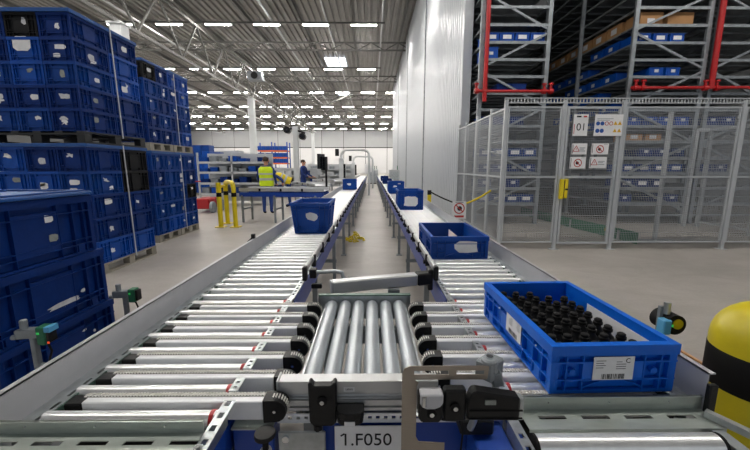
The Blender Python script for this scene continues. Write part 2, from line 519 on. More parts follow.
def lane(s):
    """s=-1: lane on the left, s=+1: lane on the right of the aisle"""
    xi, xo = .43 * s - .01, 1.0 * s             # inner and outer profile
    c, L = (xi + xo) / 2, abs(xo - xi) - .05
    side = 'left' if s < 0 else 'right'
    T = thing('roller_conveyor', (c, 5, 0), ('long steel roller conveyor on the left of the aisle, carrying two blue totes' if s < 0 else
              'long steel roller conveyor on the right of the aisle beside the ribbed white wall'), 'conveyor')
    def rel(x, y, z): return (x - c, y - 5, z)
    # rollers
    me = roller_mesh(L)
    YS = .86 if s < 0 else .985
    for y in ROLL_Y[0 if s < 0 else 1:]:
        link(me, 'roller', T, rel(c, y, ZT - .0245))
    y = 1.915
    while y < 10.2:
        link(me, 'roller', T, rel(c, y, ZT - .0245))
        y += .094
    mb = MB()
    while y < FAR_Y:
        mb.cyl((c - L / 2, y, ZT - .0245), (c + L / 2, y, ZT - .0245), .0245, 8)
        y += .094
    tag(mb.build('distant_rollers', 'roller', T, smooth=True), kind='stuff')
    # outer side profile with slotted top flange
    mb = MB().box(xo - .0, xo + .03 * s, YS, FAR_Y, .60, ZT - .012)
    holes = [(.90 + .062 * i, .935 + .062 * i) for i in range(2 if s > 0 else 0, 110)]
    b0, b1 = sorted((xo - .005 * s, xo - .034 * s))
    w_ = (b1 - b0) / 3
    perf(mb, 'y', YS, FAR_Y, b0, b1, ZT - .012, ZT - .008, holes, b0 + w_, b1 - w_)
    mb.build('outer_profile', 'galv', T)
    MB().box(xo - .036 * s, xo - .039 * s, YS, FAR_Y, ZT - .03, ZT - .009).build('green_slide_strip', 'greenedge', T)
    MB().box(min(xi, xo) + .04, max(xi, xo) - .04, YS, FAR_Y, .596, .600).build('dark_gap_sheet', 'dark_truss', T)  # dark sheet added below the rollers, standing in for shade in the gaps
    # outer guard sheet
    g = 1.028 * s
    MB().box(g, g + .004 * s, YS - .02, FAR_Y, .66, .828).box(g - .0, g + .022 * s, YS - .02, FAR_Y, .824, .828).build('side_guard', 'guard', T)
    # inner profile: painted side sheet, from beyond the transfer
    MB().box(xi, xi - .006 * s, 1.86, FAR_Y, .585, ZT - .02).box(xi, xi + .03 * s, 1.86, FAR_Y, .585, .591).build('inner_profile', 'lav', T)
    mb = MB()
    b0, b1 = sorted((xi - .004 * s, xi + .026 * s))
    holes = [(1.90 + .05 * i, 1.925 + .05 * i) for i in range(60)]
    perf(mb, 'y', 1.84, FAR_Y, b0, b1, ZT - .006, ZT - .002, holes, b0 + .008, b1 - .008)
    mb.build('perforated_flange', 'galv', T)
    # perforated strip between the transfer belts
    for i in range(-1, 7):
        ya = BEAM_Y[i] + .027 if i >= 0 else (.99 if s < 0 else .985)
        yb = BEAM_Y[i + 1] - .027 if i < 6 else 1.835
        if yb - ya < .03: continue
        mb = MB()
        hs = [(ya + .012 + .028 * j, ya + .024 + .028 * j) for j in range(int((yb - ya - .01) / .028))]
        perf(mb, 'y', ya, yb, b0, b1, ZT + .002, ZT + .006, hs, b0 + .009, b1 - .009)
        mb.box(b0 + .001, b0 + .004, ya, yb, .66, ZT + .002)
        mb.build('perforated_strip', 'galv', T)
    for y in ROLL_Y[0 if s < 0 else 1:]:
        MB().cyl((xi + .030 * s, y, ZT - .0245), (xi + .042 * s, y, ZT - .0245), .0265, 14).build('roller_end_ring', 'red', T, smooth=True)
    # lower frame of the transfer zone
    MB().box(xi + .01 * s, xi + .03 * s, .86, 1.86, .56, .655).build('lower_rail', 'paint_blue', T)
    # inner guide rail with clamps
    xr = xi - .012 * s
    mb = MB().box(xr - .012, xr + .012, 2.16, FAR_Y, .785, .822).box(xr - .006, xr + .006, 2.16, FAR_Y, .822, .827)
    mb.build('guide_rail', 'alu', T, .003)
    MB().box(xr - .014, xr + .014, 2.12, 2.165, .735, .828).build('rail_end_cap', 'black', T, .006)
    y = 2.45
    while y < 16:
        link(clamp_me, 'rail_clamp', T, rel(xr - .006 * s, y, .79))
        y += .42 if y < 8 else .84
    # legs and cross bars
    y = 2.75
    while y < FAR_Y:
        for xx in (xi + .03 * s, xo - .0 * s):
            link(leg_me, 'leg', T, rel(xx, y, 0))
        MB().box(min(xi, xo), max(xi, xo), y - .015, y + .015, .28, .32).build('cross_bar', 'galv_dull', T)
        y += 1.45
    for yy in (1.0,):
        for xx in (xi + .03 * s, xo):
            link(leg_me, 'leg', T, rel(xx, yy, 0))
    # transfer belts running across, between the rollers
    U = thing('belt_transfer', (c, 1.4, .6), 'row of cross belts with black pulley ends between rollers of the %s lane' % side, 'belt transfer')
    xe = (-.34 if s < 0 else .27)               # where the pulley housing starts
    xt = (-.268 if s < 0 else .195)             # its tip, over the centre table
    xf = .90 * s
    for y in BEAM_Y:
        a, b = sorted((xf, xe))
        bm_ = MB().box(a, b, y - .023, y + .023, .668, .732).build('belt_beam', 'beam', U, .003)
        mb = MB().box(a - .01, b + .01, y + .002, y + .018, .732, .735)
        t = a
        while t < b:
            mb.box(t, t + .005, y + .002, y + .018, .735, .738)
            t += .010
        mb.build('toothed_belt', 'belt', bm_)
        mb = MB()
        for xx in (.35, .55):
            q = xe + s * xx
            mb.cyl((q, y - .0232, .70), (q, y - .0240, .70), .003, 6)
        mb.build('screw', 'print', bm_)
        # black pulley housing with a rounded nose
        pts = [(xe, .660), (xe, .736)]
        r = .037
        cx = xt + s * r
        for k in range(9):
            a_ = R(90 - 22.5 * k)
            pts.append((cx - s * r * math.cos(a_), .699 + r * math.sin(a_)))
        h = MB().prism(pts, 'y', y - .025, y + .025).build('pulley_housing', 'black', U, smooth=True)
        MB().cyl((cx, y - .025, .699), (cx, y - .028, .699), .005, 10).build('axle_screw', 'chrome', h)
        mb = MB()
        for k in range(10):
            a_ = R(100 - 14 * k)
            px, pz = cx - s * (r + .001) * math.cos(a_), .699 + (r + .001) * math.sin(a_)
            mb.box(px - .002, px + .002, y - .010, y + .010, pz - .003, pz + .002)
        mb.build('belt_teeth', 'belt', h)
        a, b = sorted((xf, xf + .055 * s))
        MB().box(a, b, y - .025, y + .025, .655, .728).build('drive_block', 'black', U, .004)
    MB().box(min(.52 * s, .55 * s), max(.52 * s, .55 * s), .985, 1.85, .603, .667).box(min(.80 * s, .83 * s), max(.80 * s, .83 * s), .985, 1.85, .603, .667).build('carrier_rail', 'galv_dull', U)
    return T
lane(-1)
lane(1)

# ---------------------------------------------------------------- centre roller table
CX = -.037
T = thing('roller_table', (CX, 1.45, 0), 'short table of six grey lengthwise rollers between the two lanes', 'roller table')
rm = MB().cyl((0, -.375, 0), (0, .375, 0), .0315, 20).cyl((0, -.40, 0), (0, -.375, 0), .010, 8).cyl((0, .375, 0), (0, .40, 0), .010, 8).mesh('roller', 'roller_grey', smooth=True)
for i in range(6):
    link(rm, 'roller', T, ((i - 2.5) * .0735, 0, .725 - .0315))
MB().box(CX - .26, CX + .25, 1.842, 1.862, .61, .745).build('end_plate', 'galv', T)
MB().box(CX - .26, CX + .25, 1.835, 1.865, .745, .752).build('green_slide_strip', 'greenedge', T)
for sx in (-1, 1):
    x0 = CX + sx * .217
    MB().box(x0 - .006, x0 + .006, 1.07, 1.84, .60, .70).build('side_plate', 'galv', T)
# extruded front beam
fb = MB().prism([(1.030, .764), (1.075, .764), (1.075, .66), (1.036, .66), (1.036, .700), (1.046, .704), (1.046, .716), (1.030, .720)], 'x', -.305, .215).build('front_beam', 'alu', T, .0015)
MB().box(-.305, .215, 1.026, 1.031, .680, .699).box(-.305, .215, 1.026, 1.034, .662, .673).build('beam_lower_lip', 'alu', fb)
MB().box(-.310, -.305, 1.026, 1.08, .655, .768).build('beam_end_cap', 'alu', fb)
lab = MB().box(-.093, -.057, 1.0285, 1.0298, .729, .745).build('label', 'paper', fb)
text_mesh('label_print', 'LE0303', .008, 'print', lab, standing(-.075 - CX, 1.028 - 1.45, .737))
# perforated white strip under the beam
mb = MB()
hs = [(-.30 + .026 * i, -.288 + .026 * i) for i in range(26)]
vsb = MB()
perf(vsb, 'x', -.31, .40, .624, .657, 0, .004, hs, .637, .648)
vsb.v = [(p[0], 1.022 - p[2], p[1]) for p in vsb.v]
vsb.build('perforated_bar', 'beam', T)
MB().box(-.165, .40, 1.03, 1.06, .40, .624).build('blue_front_panel', 'paint_blue', T, .004)
for sx in (-.24, .18):
    link(leg_me, 'leg', T, (sx - CX, 1.2 - 1.45, 0))
    link(leg_me, 'leg', T, (sx - CX, 1.75 - 1.45, 0))
for yy in (1.18, 1.73):
    MB().box(-.27, .20, yy, yy + .04, .52, .60).build('under_frame', 'galv_dull', T)

# sign 1.F050
sg = thing('number_sign', (-.015, 1.005, .58), 'white number plate reading 1.F050 under the roller table', 'sign')
MB().box(-.122, .105, 1.000, 1.004, .532, .626).build('plate', 'paper', sg, .001)
text_mesh('lettering', '1.F050', .062, 'print', sg, standing(-.004, -.0065, -.004), sx=1.0)

MB().bar((-.1020, .9983, .5920), (-.0900, .9983, .6000), .001, .005, up=(0, 0, 1)).build('numeral_flag', 'print', sg)
# black clamp on the beam
k = thing('beam_clamp', (-.19, 1.01, .65), 'black clamp block with a bright screw on the front beam', 'clamp')
pts = [(-.231, .722), (-.222, .726), (-.215, .712), (-.158, .712), (-.151, .726), (-.142, .722), (-.144, .585), (-.156, .572), (-.217, .572), (-.229, .585)]
MB().prism(pts, 'y', .988, 1.021).build('block', 'black', k, .004)
MB().cyl((-.187, .989, .665), (-.187, .982, .665), .016, 18).build('washer', 'rubber', k, smooth=True)
MB().cyl((-.187, .982, .665), (-.187, .975, .665), .007, 10).build('screw', 'chrome', k, smooth=True)
MB().cyl((-.205, 1.0, .574), (-.205, 1.0, .545), .014, 12).build('knob', 'black', k, smooth=True)
k.location = (k.location.x + .030, k.location.y, k.location.z + .062)
k = thing('photo_sensor', (-.10, 1.0, .59), 'small round-nosed black sensor with white label beside the clamp', 'sensor')
pts = [(-.140, 1.021), (-.140, .985), (-.128, .972), (-.108, .966), (-.084, .966), (-.064, .972), (-.052, .985), (-.052, 1.021)]
MB().prism(pts, 'z', .588, .612).build('head', 'black', k, .003)
MB().prism([(q[0] * .94 - .006, q[1] + .004 if q[1] < 1 else q[1]) for q in pts], 'z', .566, .588).build('body', 'black', k, .002)
MB().box(-.113, -.080, .967, .970, .570, .584).build('label', 'paper', k)

k.location = (k.location.x + .026, k.location.y, k.location.z + .083)

# left service box and knob by the camera
k = thing('drive_box', (-.36, 1.0, .5), 'blue drive box with bright steel lid beside the number plate', 'drive box')
MB().box(-.444, -.314, .985, 1.06, .46, .634).build('body', 'paint_blue', k, .004)
MB().box(-.444, -.314, .975, 1.065, .634, .641).build('lid', 'plate', k, .001)
MB().box(-.300, -.150, .985, .995, .46, .618).build('bracket_plate', 'galv', k, .003)
MB().cyl((-.275, .985, .598), (-.275, .976, .598), .011, 12).build('bolt', 'chrome', k, smooth=True)
k = thing('clamp_knob', (-.312, .90, .56), 'black round hand knob on a grey stem in front of the blue drive box', 'knob')
MB().lathe([(.024, 0), (.030, .004), (.031, .012), (.029, .018), (.018, .020)], 20, (-.312, .90, .674)).build('handle', 'black', k, smooth=True)
MB().cyl((-.312, .90, .58), (-.312, .90, .675), .009, 12).build('stem', 'rubber', k, smooth=True)
MB().lathe([(.02, 0), (.022, .02), (.016, .05)], 16, (-.312, .90, .585)).build('socket', 'guard', k, smooth=True)

# left near cross plate with slots
def slotted_plate(name, x0, x1, yv, zt, zb, yf, label, slots):
    t = thing(name, ((x0 + x1) / 2, yv, zb), label, 'plate')
    MB().box(x0, x1, yv - .002, yv + .002, zb, zt).box(x0, x1, yv - .006, yv + .004, zt - .003, zt).build('upright_sheet', 'plate', t)
    mb = MB()
    ys = yv - .035
    perf(mb, 'x', x0, x1, yf, yv, zb - .003, zb, slots, ys - .009, ys + .006)
    mb.box(x0, x1, yf - .002, yf, zb - .02, zb)
    mb.build('slotted_flange', 'plate', t)
    MB().box(x0, x1, yf, yv, zb - .11, zb - .105).build('dark_slot_backing', 'dark_truss', t)  # dark backing added so the slots look shaded, in place of the conveyor body
    for i in range(3):
        xs = x0 + (x1 - x0) * (.16 + .33 * i)
        MB().cyl((xs, yv - .002, (zt + zb) / 2 + .003), (xs, yv - .005, (zt + zb) / 2 + .003), .0028, 8).build('rivet', 'chrome', t)
    return t
slotted_plate('cross_plate', -1.022, -.456, .842, .778, .742, .72, 'slotted zinc cross plate along the bottom left of the picture',
              [(-1.0 + .118 * i, -.925 + .118 * i) for i in range(5)])
MB_ = slotted_plate('cross_plate', .452, 1.022, .968, .752, .708, .885, 'slotted zinc cross plate in front of the tote with bottles',
                    [(.50 + .13 * i, .582 + .13 * i) for i in range(4)])
MB().bar((1.0, .93, .722), (1.06, .83, .718), .02, .02).build('end_bracket', 'galv', MB_)
MB().box(1.02, 1.045, .943, .961, .70, .80).build('end_stop', 'black', MB_, .003)
# the roller and frame in front of the right plate
t = thing('infeed_roller', (.70, .8, .6), 'bright steel roller lying in front of the right cross plate', 'roller')
MB().cyl((.452, .845, .686), (.955, .845, .686), .033, 24).build('tube', 'roller', t, smooth=True)
for xx in (.444, .957):
    MB().cyl((xx, .845, .686), (xx + .008, .845, .686), .034, 20).build('end_ring', 'rubber', t, smooth=True)
mb = MB()
perf(mb, 'y', .70, .93, .405, .436, .700, .704, [(.72 + .045 * i, .74 + .045 * i) for i in range(4)], .413, .428)
mb.box(.405, .409, .70, .93, .60, .70)
mb.build('perforated_bracket', 'galv', t)
MB().box(.975, .98, .70, .88, .60, .70).box(.975, 1.01, .70, .88, .70, .704).build('bearing_plate', 'galv', t)
MB().box(.30, .402, .80, .98, .46, .66).build('blue_frame', 'paint_blue', t, .004)

# left inner strip end: perforated bracket with bolt
t = thing('end_bracket', (-.46, .82, .7), 'perforated steel bracket with a bolt beside the red roller end', 'bracket')
mb = MB()
perf(mb, 'y', .755, .968, -.452, -.418, .742, .746, [(.79 + .05 * i, .812 + .05 * i) for i in range(4)], -.443, -.428)
mb.box(-.452, -.448, .755, .968, .66, .742)
mb.build('strip', 'galv', t)
MB().cyl((-.437, .772, .746), (-.437, .772, .756), .012, 6).cyl((-.437, .772, .756), (-.437, .772, .762), .006, 10).build('bolt', 'chrome', t)

# C-shaped steel bracket with black sensors
t = thing('sensor_bracket', (.2, .85, .6), 'brushed steel C-shaped bracket standing in front of the roller table', 'bracket')
def rpath(pts):
    return pts
outer = [(.080, .60), (.080, .905), (.085, .920), (.100, .927), (.325, .927), (.325, .888), (.135, .888), (.124, .880), (.120, .868), (.120, .715), (.128, .700), (.20, .695), (.20, .60)]
# top limb holds a long slot: build limb in pieces
MB().prism([(.080, .60), (.080, .905), (.085, .920), (.100, .927), (.112, .927), (.112, .889), (.124, .880), (.120, .868), (.120, .715), (.128, .700), (.20, .695), (.20, .60)], 'y', .850, .853).build('upright', 'steel', t)
MB().box(.112, .325, .850, .853, .914, .927).box(.112, .325, .850, .853, .888, .902).box(.205, .225, .850, .853, .902, .914).box(.30, .325, .850, .853, .902, .914).build('slotted_limb', 'steel', t)
MB().bar((.318, .852, .918), (.335, .862, .918), .02, .03).bar((.30, .86, .905), (.35, .91, .90), .05, .05).cyl((.315, .86, .93), (.315, .86, .945), .022, 16).bar((.335, .872, .90), (.345, .872, .86), .035, .03).build('cast_clamp', 'galv_dull', t, .004)
MB().cyl((.315, .86, .945), (.315, .86, .950), .010, 6).build('clamp_bolt', 'chrome', t)
MB().tube([(.125, .87, .775), (.14, .88, .760), (.20, .88, .765), (.262, .88, .772), (.285, .88, .765), (.29, .885, .74), (.285, .90, .70)], .010, 10).build('bent_tube', 'galv', t, smooth=True)
MB().box(.26, .36, .91, .97, .664, .716).build('cable_block', 'black', t, .006)
MB().tube([(.235, .835, .78), (.245, .835, .74), (.24, .835, .66), (.245, .84, .55)], .0025, 6).build('cable', 'rubber', t)
t = thing('reflex_sensor', (.25, .83, .8), 'black three-part sensor block with two bolts held by the steel bracket', 'sensor')
MB().prism([(.121, .798), (.121, .868), (.186, .868), (.186, .798), (.176, .785), (.131, .785)], 'y', .815, .847).build('end_block', 'black', t, .004)
MB().prism([(.124, .845), (.130, .835), (.142, .829), (.162, .829), (.176, .835), (.184, .845), (.184, .871), (.124, .871)], 'y', .809, .845).build('grey_cap', 'guard', t, .003)
MB().cyl((.134, .806, .868), (.134, .806, .842), .006, 10).build('pin', 'chrome', t, smooth=True)
MB().box(.188, .246, .817, .847, .787, .878).build('middle_block', 'black', t, .005)
MB().prism([(.250, .794), (.248, .838), (.258, .872), (.268, .878), (.385, .858), (.385, .792)], 'y', .812, .847).build('long_block', 'black', t, .004)
MB().box(.252, .392, .810, .813, .822, .826).box(.252, .392, .810, .813, .800, .803).build('groove_rib', 'rubber', t)
for (bx, bz) in ((.155, .815), (.216, .832)):
    w = MB().cyl((bx, .815, bz), (bx, .811, bz), .013, 16).build('bolt_seat', 'rubber', t, smooth=True)
    MB().cyl((bx, .811, bz), (bx, .806, bz), .0065, 8).build('bolt', 'chrome', w)
MB().box(.292, .320, .808, .8125, .843, .855).build('label', 'grey_paper', t)
MB().box(.388, .398, .82, .845, .79, .85).build('end_cap', 'galv', t)

# swing arm across the aisle
t = thing('swing_arm', (.05, 2.05, .7), 'pale square swing arm with black end across the aisle', 'swing arm')
a, b = Vector((-.245, 2.02, .735)), Vector((.285, 2.16, .738))
MB().bar(a, b, .07, .075).build('arm', 'alu', t, .008)
MB().bar(b, b + (b - a).normalized() * .105, .074, .079).build('joint', 'black', t, .008)
MB().bar(a, a - (b - a).normalized() * .006, .071, .076).build('end_cap', 'guard', t)
MB().box(.362, .393, 2.15, 2.25, .66, .80).build('hinge', 'black', t, .006)
MB().box(.10, .17, 2.05, 2.12, .60, .70).build('under_bracket', 'galv_dull', t)
t = thing('tube_clamp', (-.33, 2.2, .7), 'steel tube with clamp sticking out from the left lane over the aisle', 'clamp')
MB().tube([(-.412, 2.22, .76), (-.36, 2.22, .765), (-.25, 2.24, .765), (-.20, 2.24, .755), (-.19, 2.24, .70), (-.19, 2.24, .62)], .014, 10).build('tube', 'galv', t, smooth=True)
MB().box(-.411, -.365, 2.19, 2.25, .73, .79).build('clamp_body', 'black', t, .005)
MB().box(-.40, -.33, 2.19, 2.22, .66, .69).build('clamp_foot', 'black', t, .005)
MB().box(-.16, -.10, 2.24, 2.27, .69, .72).build('reflector', 'grey_paper', t)

# photo sensors outside the guards
def side_sensor(x, y, z, s, label, lit=True, dark=False):
    t = thing('photo_sensor', (x, y, z - .12), label, 'sensor')
    MB().bar((x, y, z - .13), (x, y, z), .022, .02).bar((x, y, z - .12), (x - s * .08, y, z - .12), .02, .014).bar((x - s * .08, y, z - .12), (1.045 * s, y, z - .12), .02, .012).build('post', 'galv_dull', t, .003)
    MB().bar((x - .055, y, z + .01), (x + .03, y, z + .015), .035, .035).cyl((x - .03, y, z + .02), (x - .03, y, z + .065), .012, 12).cyl((x - .07, y - .012, z), (x - .05, y - .012, z), .010, 10).cyl((x - .07, y + .012, z), (x - .05, y + .012, z), .010, 10).build('cross_clamp', 'galv_dull', t, .003)
    h = MB().box(x + .028, x + .062, y - .022, y + .022, z - .028, z + .042).build('head', 'green' if not dark else 'rubber', t, .004)
    MB().box(x + .062, x + .075, y - .018, y + .018, z - .02, z + .036).build('lens_face', 'black', h, .003)
    MB().box(x + .034, x + .044, y - .0235, y - .022, z + .016, z + .024).build('indicator', 'led_green', h)
    MB().tube([(x + .05, y, z - .03), (x + .06, y, z - .06), (x + .045, y, z - .10)], .004, 6).build('cable', 'rubber', t)
    return t, h
t, h = side_sensor(-1.28, 1.24, .82, -1, 'green-faced photo sensor on a clamp beside the large tote stack at the left edge')
MB().box(-1.215, -1.195, 1.215, 1.255, .845, .865).build('blue_lens', 'sky', h)
MB().box(-1.210, -1.203, 1.217, 1.219, .80, .808).build('orange_indicator', 'led_orange', h)
side_sensor(-1.28, 1.73, .79, -1, 'green-faced photo sensor on a clamp beside the floor left of the lane')
t = thing('photo_sensor', (1.26, 1.41, .66), 'round olive-black sensor head with green light right of the bottle tote', 'sensor')
MB().bar((1.0325, 1.41, .70), (1.26, 1.41, .70), .02, .02).bar((1.245, 1.41, .70), (1.245, 1.41, .86), .014, .014).build('post', 'galv_dull', t)
MB().cyl((1.285, 1.37, .79), (1.285, 1.46, .79), .043, 24).build('head', 'rubber', t, smooth=True)
MB().cyl((1.290, 1.366, .795), (1.290, 1.37, .795), .022, 20).build('olive_lens', 'yellow_dull', t, smooth=True)
MB().box(1.225, 1.260, 1.36, 1.40, .75, .815).build('blue_body', 'sky', t, .004)
MB().cyl((1.262, 1.40, .83), (1.262, 1.40, .88), .013, 12).build('cap', 'galv', t, smooth=True)
MB().box(1.262, 1.267, 1.362, 1.366, .785, .795).build('indicator', 'led_green', t)
t = thing('photo_sensor', (-1.06, 3.0, .76), 'small dark sensor on the outer guard of the left lane', 'sensor')
MB().box(-1.062, -1.030, 3.0, 3.03, .8292, .87).build('head', 'black', t, .004)
MB().tube([(-1.05, 3.02, .84), (-1.09, 3.0, .80), (-1.12, 2.98, .74)], .008, 8).build('arm', 'rubber', t)

# ================================================================== TOTES
def frame4(mb, x0, x1, y0, y1, t, z0, z1):
    mb.box(x0, x1, y0, y0 + t, z0, z1).box(x0, x1, y1 - t, y1, z0, z1)
    mb.box(x0, x0 + t, y0 + t, y1 - t, z0, z1).box(x1 - t, x1, y0 + t, y1 - t, z0, z1)

TOTE = {}
def tote_mesh(W, L, H, m, taper=0., rich=True):
    """moulded stacking tote: W along X, L along Y, open top, ribbed walls"""
    key = (W, L, H, m, taper, rich)
    if key in TOTE: return TOTE[key]
    mb = MB()
    x, y, i, t = W / 2, L / 2, .020, .004
    mb.box(-x + i, x - i, -y + i, y - i, .008, .014)
    frame4(mb, -x + i, x - i, -y + i, y - i, t, .008, H - .004)
    frame4(mb, -x, x, -y, y, i + t, H - .007, H)                       # rim
    frame4(mb, -x, x, -y, y, .004, H - .034, H - .007)                 # rim skirt
    frame4(mb, -x + .002, x - .002, -y + .002, y - .002, i, H - .060 - .02 * (H > .2), H - .055 - .02 * (H > .2))
    frame4(mb, -x + .006, x - .006, -y + .006, y - .006, .01, .0, .012)
    frame4(mb, -x + .003, x - .003, -y + .003, y - .003, .012, .045, .05)
    if H > .2: frame4(mb, -x + .003, x - .003, -y + .003, y - .003, .012, .07, .075)
    o = .003
    # ribs
    def ribs(u, along):
        for q in u:
            for sgn in (-1, 1):
                if along == 'y':
                    a, b = sorted((sgn * (x - i), sgn * (x - o)))
                    mb.box(a, b, q - .002, q + .002, .008, H - .01)
                else:
                    a, b = sorted((sgn * (y - i), sgn * (y - o)))
                    mb.box(q - .002, q + .002, a, b, .008, H - .01)
    ly = [-.46, -.40, -.30, -.17, .17, .30, .40, .46]
    ribs([q * L for q in ly], 'y')
    lx = [-.45, -.37, -.24, .24, .37, .45]
    ribs([q * W for q in lx], 'x')
    # flush centre panels and corner posts
    for sgn in (-1, 1):
        a, b = sorted((sgn * (x - i), sgn * (x - .005)))
        mb.box(a, b, -.17 * L, .17 * L, .05, H - .06)
        for q in (-.35, .35):
            mb.box(a, b + (0 if sgn < 0 else 0), q * L - .03 * L, q * L + .03 * L, .012, .045)
        a, b = sorted((sgn * (y - i), sgn * (y - .005)))
        mb.box(-.24 * W, .24 * W, a, b, .05, H - .06)
        for sg2 in (-1, 1):
            a, b = sorted((sgn * (x - .028), sgn * (x - .004)))
            c, d = sorted((sg2 * (y - .028), sg2 * (y - .004)))
            mb.box(a, b, c, d, .004, H - .008)
            # round bosses on the short ends
            q = sgn * .32 * W
            c, d = sg2 * (y - i), sg2 * (y - .003)
            mb.cyl((q, c, .075), (q, d, .075), .011, 8)
        # arch of the handle recess under the centre panel
        pts = []
        for k in range(7):
            u = -1 + 2 * k / 6
            pts.append((u * .24 * W, .020 + .026 * (1 - u * u)))
        for k in range(6):
            a, b = pts[k], pts[k + 1]
            yy = sgn * (y - .008)
            mb.bar((a[0], yy, a[1]), (b[0], yy, b[1]), .010, .004)
    if taper:
        for n_, p in enumerate(mb.v):
            f = 1 - taper * (1 - p[2] / H)
            mb.v[n_] = (p[0] * f, p[1] * f, p[2])
    me = mb.mesh('tote_body', m)
    TOTE[key] = me
    return me

def torn_label(cx, cz, w, h, n=9, jag=.25, rnd=random):
    """jagged outline in (u, v)"""
    pts = []
    for k in range(n):
        a = 2 * math.pi * k / n
        c, s = math.cos(a), math.sin(a)
        q = max(abs(c), abs(s))
        f = (1 - jag * rnd.random()) / q
        pts.append((cx + c * f * w / 2, cz + s * f * h / 2))
    return pts

def sticker(parent, face, off, cu, cz, w, h, m='torn', jag=.3, n=9):
    """paper on a tote face: 'x+' 'x-' 'y-' 'y+' at distance off from the centre"""
    pts = torn_label(cu, cz, w, h, n, jag)
    sgn = 1 if face[1] == '+' else -1
    a, b = off * sgn, (off + .0012) * sgn
    if face[0] == 'x':
        mb = MB().prism(pts, 'x', a, b)
    else:
        mb = MB().prism(pts, 'y', a, b)
    return mb.build('label', m, parent, world=False)

def tote(loc, W, L, H, m, label, group=None, rz=0., taper=0., name='tote'):
    T = thing(name, (loc[0], loc[1], loc[2] + .0012), label, 'tote', group, rz)
    link(tote_mesh(W, L, H, m, taper), 'body', T)
    return T

# the bottle tote in front
T = tote((.752, 1.300, .7385), .41, .61, .165, 'blue_bright', 'bright blue open tote filled with black bottle caps on the right lane', rz=R(1.5))
def barcode_label(parent, face, off, cu, cz, w, h, letter=True):
    sgn = 1 if face[1] == '+' else -1
    def put(u0, u1, z0, z1, d0, d1, nm, m):
        a, b = sorted((sgn * (off + d0), sgn * (off + d1)))
        mb = MB().box(a, b, u0, u1, z0, z1) if face[0] == 'x' else MB().box(u0, u1, a, b, z0, z1)
        return mb.build(nm, m, parent if nm == 'label' else lb, world=False)
    lb = put(cu - w / 2, cu + w / 2, cz - h / 2, cz + h / 2, 0, .0012, 'label', 'paper')
    mbx = MB()
    rr = random.Random(3)
    def pb(u0, u1, z0, z1):
        a, b = sorted((sgn * (off + .0012), sgn * (off + .0016)))
        if face[0] == 'x': mbx.box(a, b, u0, u1, z0, z1)
        else: mbx.box(u0, u1, a, b, z0, z1)
    u = cu - w * .28
    while u < cu + w * .30:
        q = rr.choice((.001, .0018, .003))
        pb(u, u + q, cz - h * .46, cz - h * .24)
        u += q + rr.choice((.0012, .002, .003))
    for r_ in range(4):
        z = cz + h * (.02 + .1 * r_)
        pb(cu - w * .44, cu - w * (.25 - .05 * (r_ % 2)), z, z + .0018)
        pb(cu + w * .06, cu + w * (.30 if r_ < 3 else .2), z - .004, z - .0022)
    mbx.build('print', 'print', lb, world=False)['kind'] = 'stuff'
    return lb
lb = barcode_label(T, 'y-', .3038, -.004, .088, .130, .078)
text_mesh('letter', 'C', .022, 'print', lb, Matrix.Translation((.040, -.3056, .113)) @ FACE_CAM)
barcode_label(T, 'x-', .2035, -.03, .098, .13, .082)
MB().prism([(-.28, .03), (.10, .03), (.10, .135), (-.24, .135)], 'x', .170, .1715).build('paper_insert', 'paper', T, world=False)
for fx, fy in ((-.199, -.20), (-.199, .12)):
    MB().cyl((fx, fy, .112), (fx - .004, fy, .112), .003, 6).build('pin_hole', 'paper', T, world=False)
# bottle necks: 5 x 9 black caps, each a thing
cap_body = MB().lathe([(.024, 0), (.026, .02), (.026, .075), (.022, .090), (.013, .100), (.012, .112)], 12).mesh('bottle_body', 'black', smooth=True)
cap_top = MB().lathe([(.0125, .108), (.0165, .110), (.0165, .118), (.0135, .120), (.0135, .128), (.010, .131)], 12).mesh('cap', 'rubber', smooth=True)
nb = 0
for j in range(9):
    for i in range(5):
        if (i, j) in ((4, 8), (3, 8)): continue
        ca, sa = math.cos(R(1.5)), math.sin(R(1.5))
        lx, ly = -.148 + .062 * i + random.uniform(-.004, .004), -.247 + .0575 * j + random.uniform(-.004, .004)
        B = thing('bottle', (0.752 + lx * ca - ly * sa, 1.300 + lx * sa + ly * ca, .745 + random.uniform(-.004, .006) + .001), 'black capped bottle in the open tote, %s row from the front, %s from the left' % ('first second third fourth fifth sixth seventh eighth ninth'.split()[j], 'first second third fourth fifth'.split()[i]), 'bottle', 'black bottles in the front tote', random.uniform(0, 3))
        B.location.z = .756
        link(cap_body, 'body', B)
        link(cap_top, 'cap', B)
        nb += 1

# totes travelling on the lanes
T = tote((.69, 3.02, .73), .46, .71, .180, 'blue', 'low open blue tote with a white label on the right lane, behind the bottle tote')
sticker(T, 'y-', .351, .05, .10, .19, .10, 'paper', .12)
MB().box(-.19, -.188, -.22, .14, .03, .15).build('paper_insert', 'paper', T, world=False)
MB().box(.02, .022, -.25, .15, .05, .15).build('paper_insert', 'paper', T, world=False)
MB().box(-.18, .18, -.30, .30, .014, .05).build('carton_load', 'card', T, world=False, bevel=.01)
T = tote((.655, 6.16, .73), .43, .60, .33, 'blue', 'tall blue tote with a large white label on the right lane near the yellow-black post')
sticker(T, 'y-', .296, 0.0, .15, .25, .18, 'paper', .18, 13)
T = tote((.662, 9.8, .73), .44, .60, .33, 'blue', 'tall blue tote with two small labels on the right lane behind the near tall one')
sticker(T, 'y-', .296, -.03, .20, .14, .07, 'paper', .5, 10)
sticker(T, 'y-', .296, .08, .27, .10, .03, 'paper', .5, 8)
T = tote((.66, 15.4, .73), .40, .60, .22, 'blue_dark', 'dark low tote far down the right lane, nearer of two')
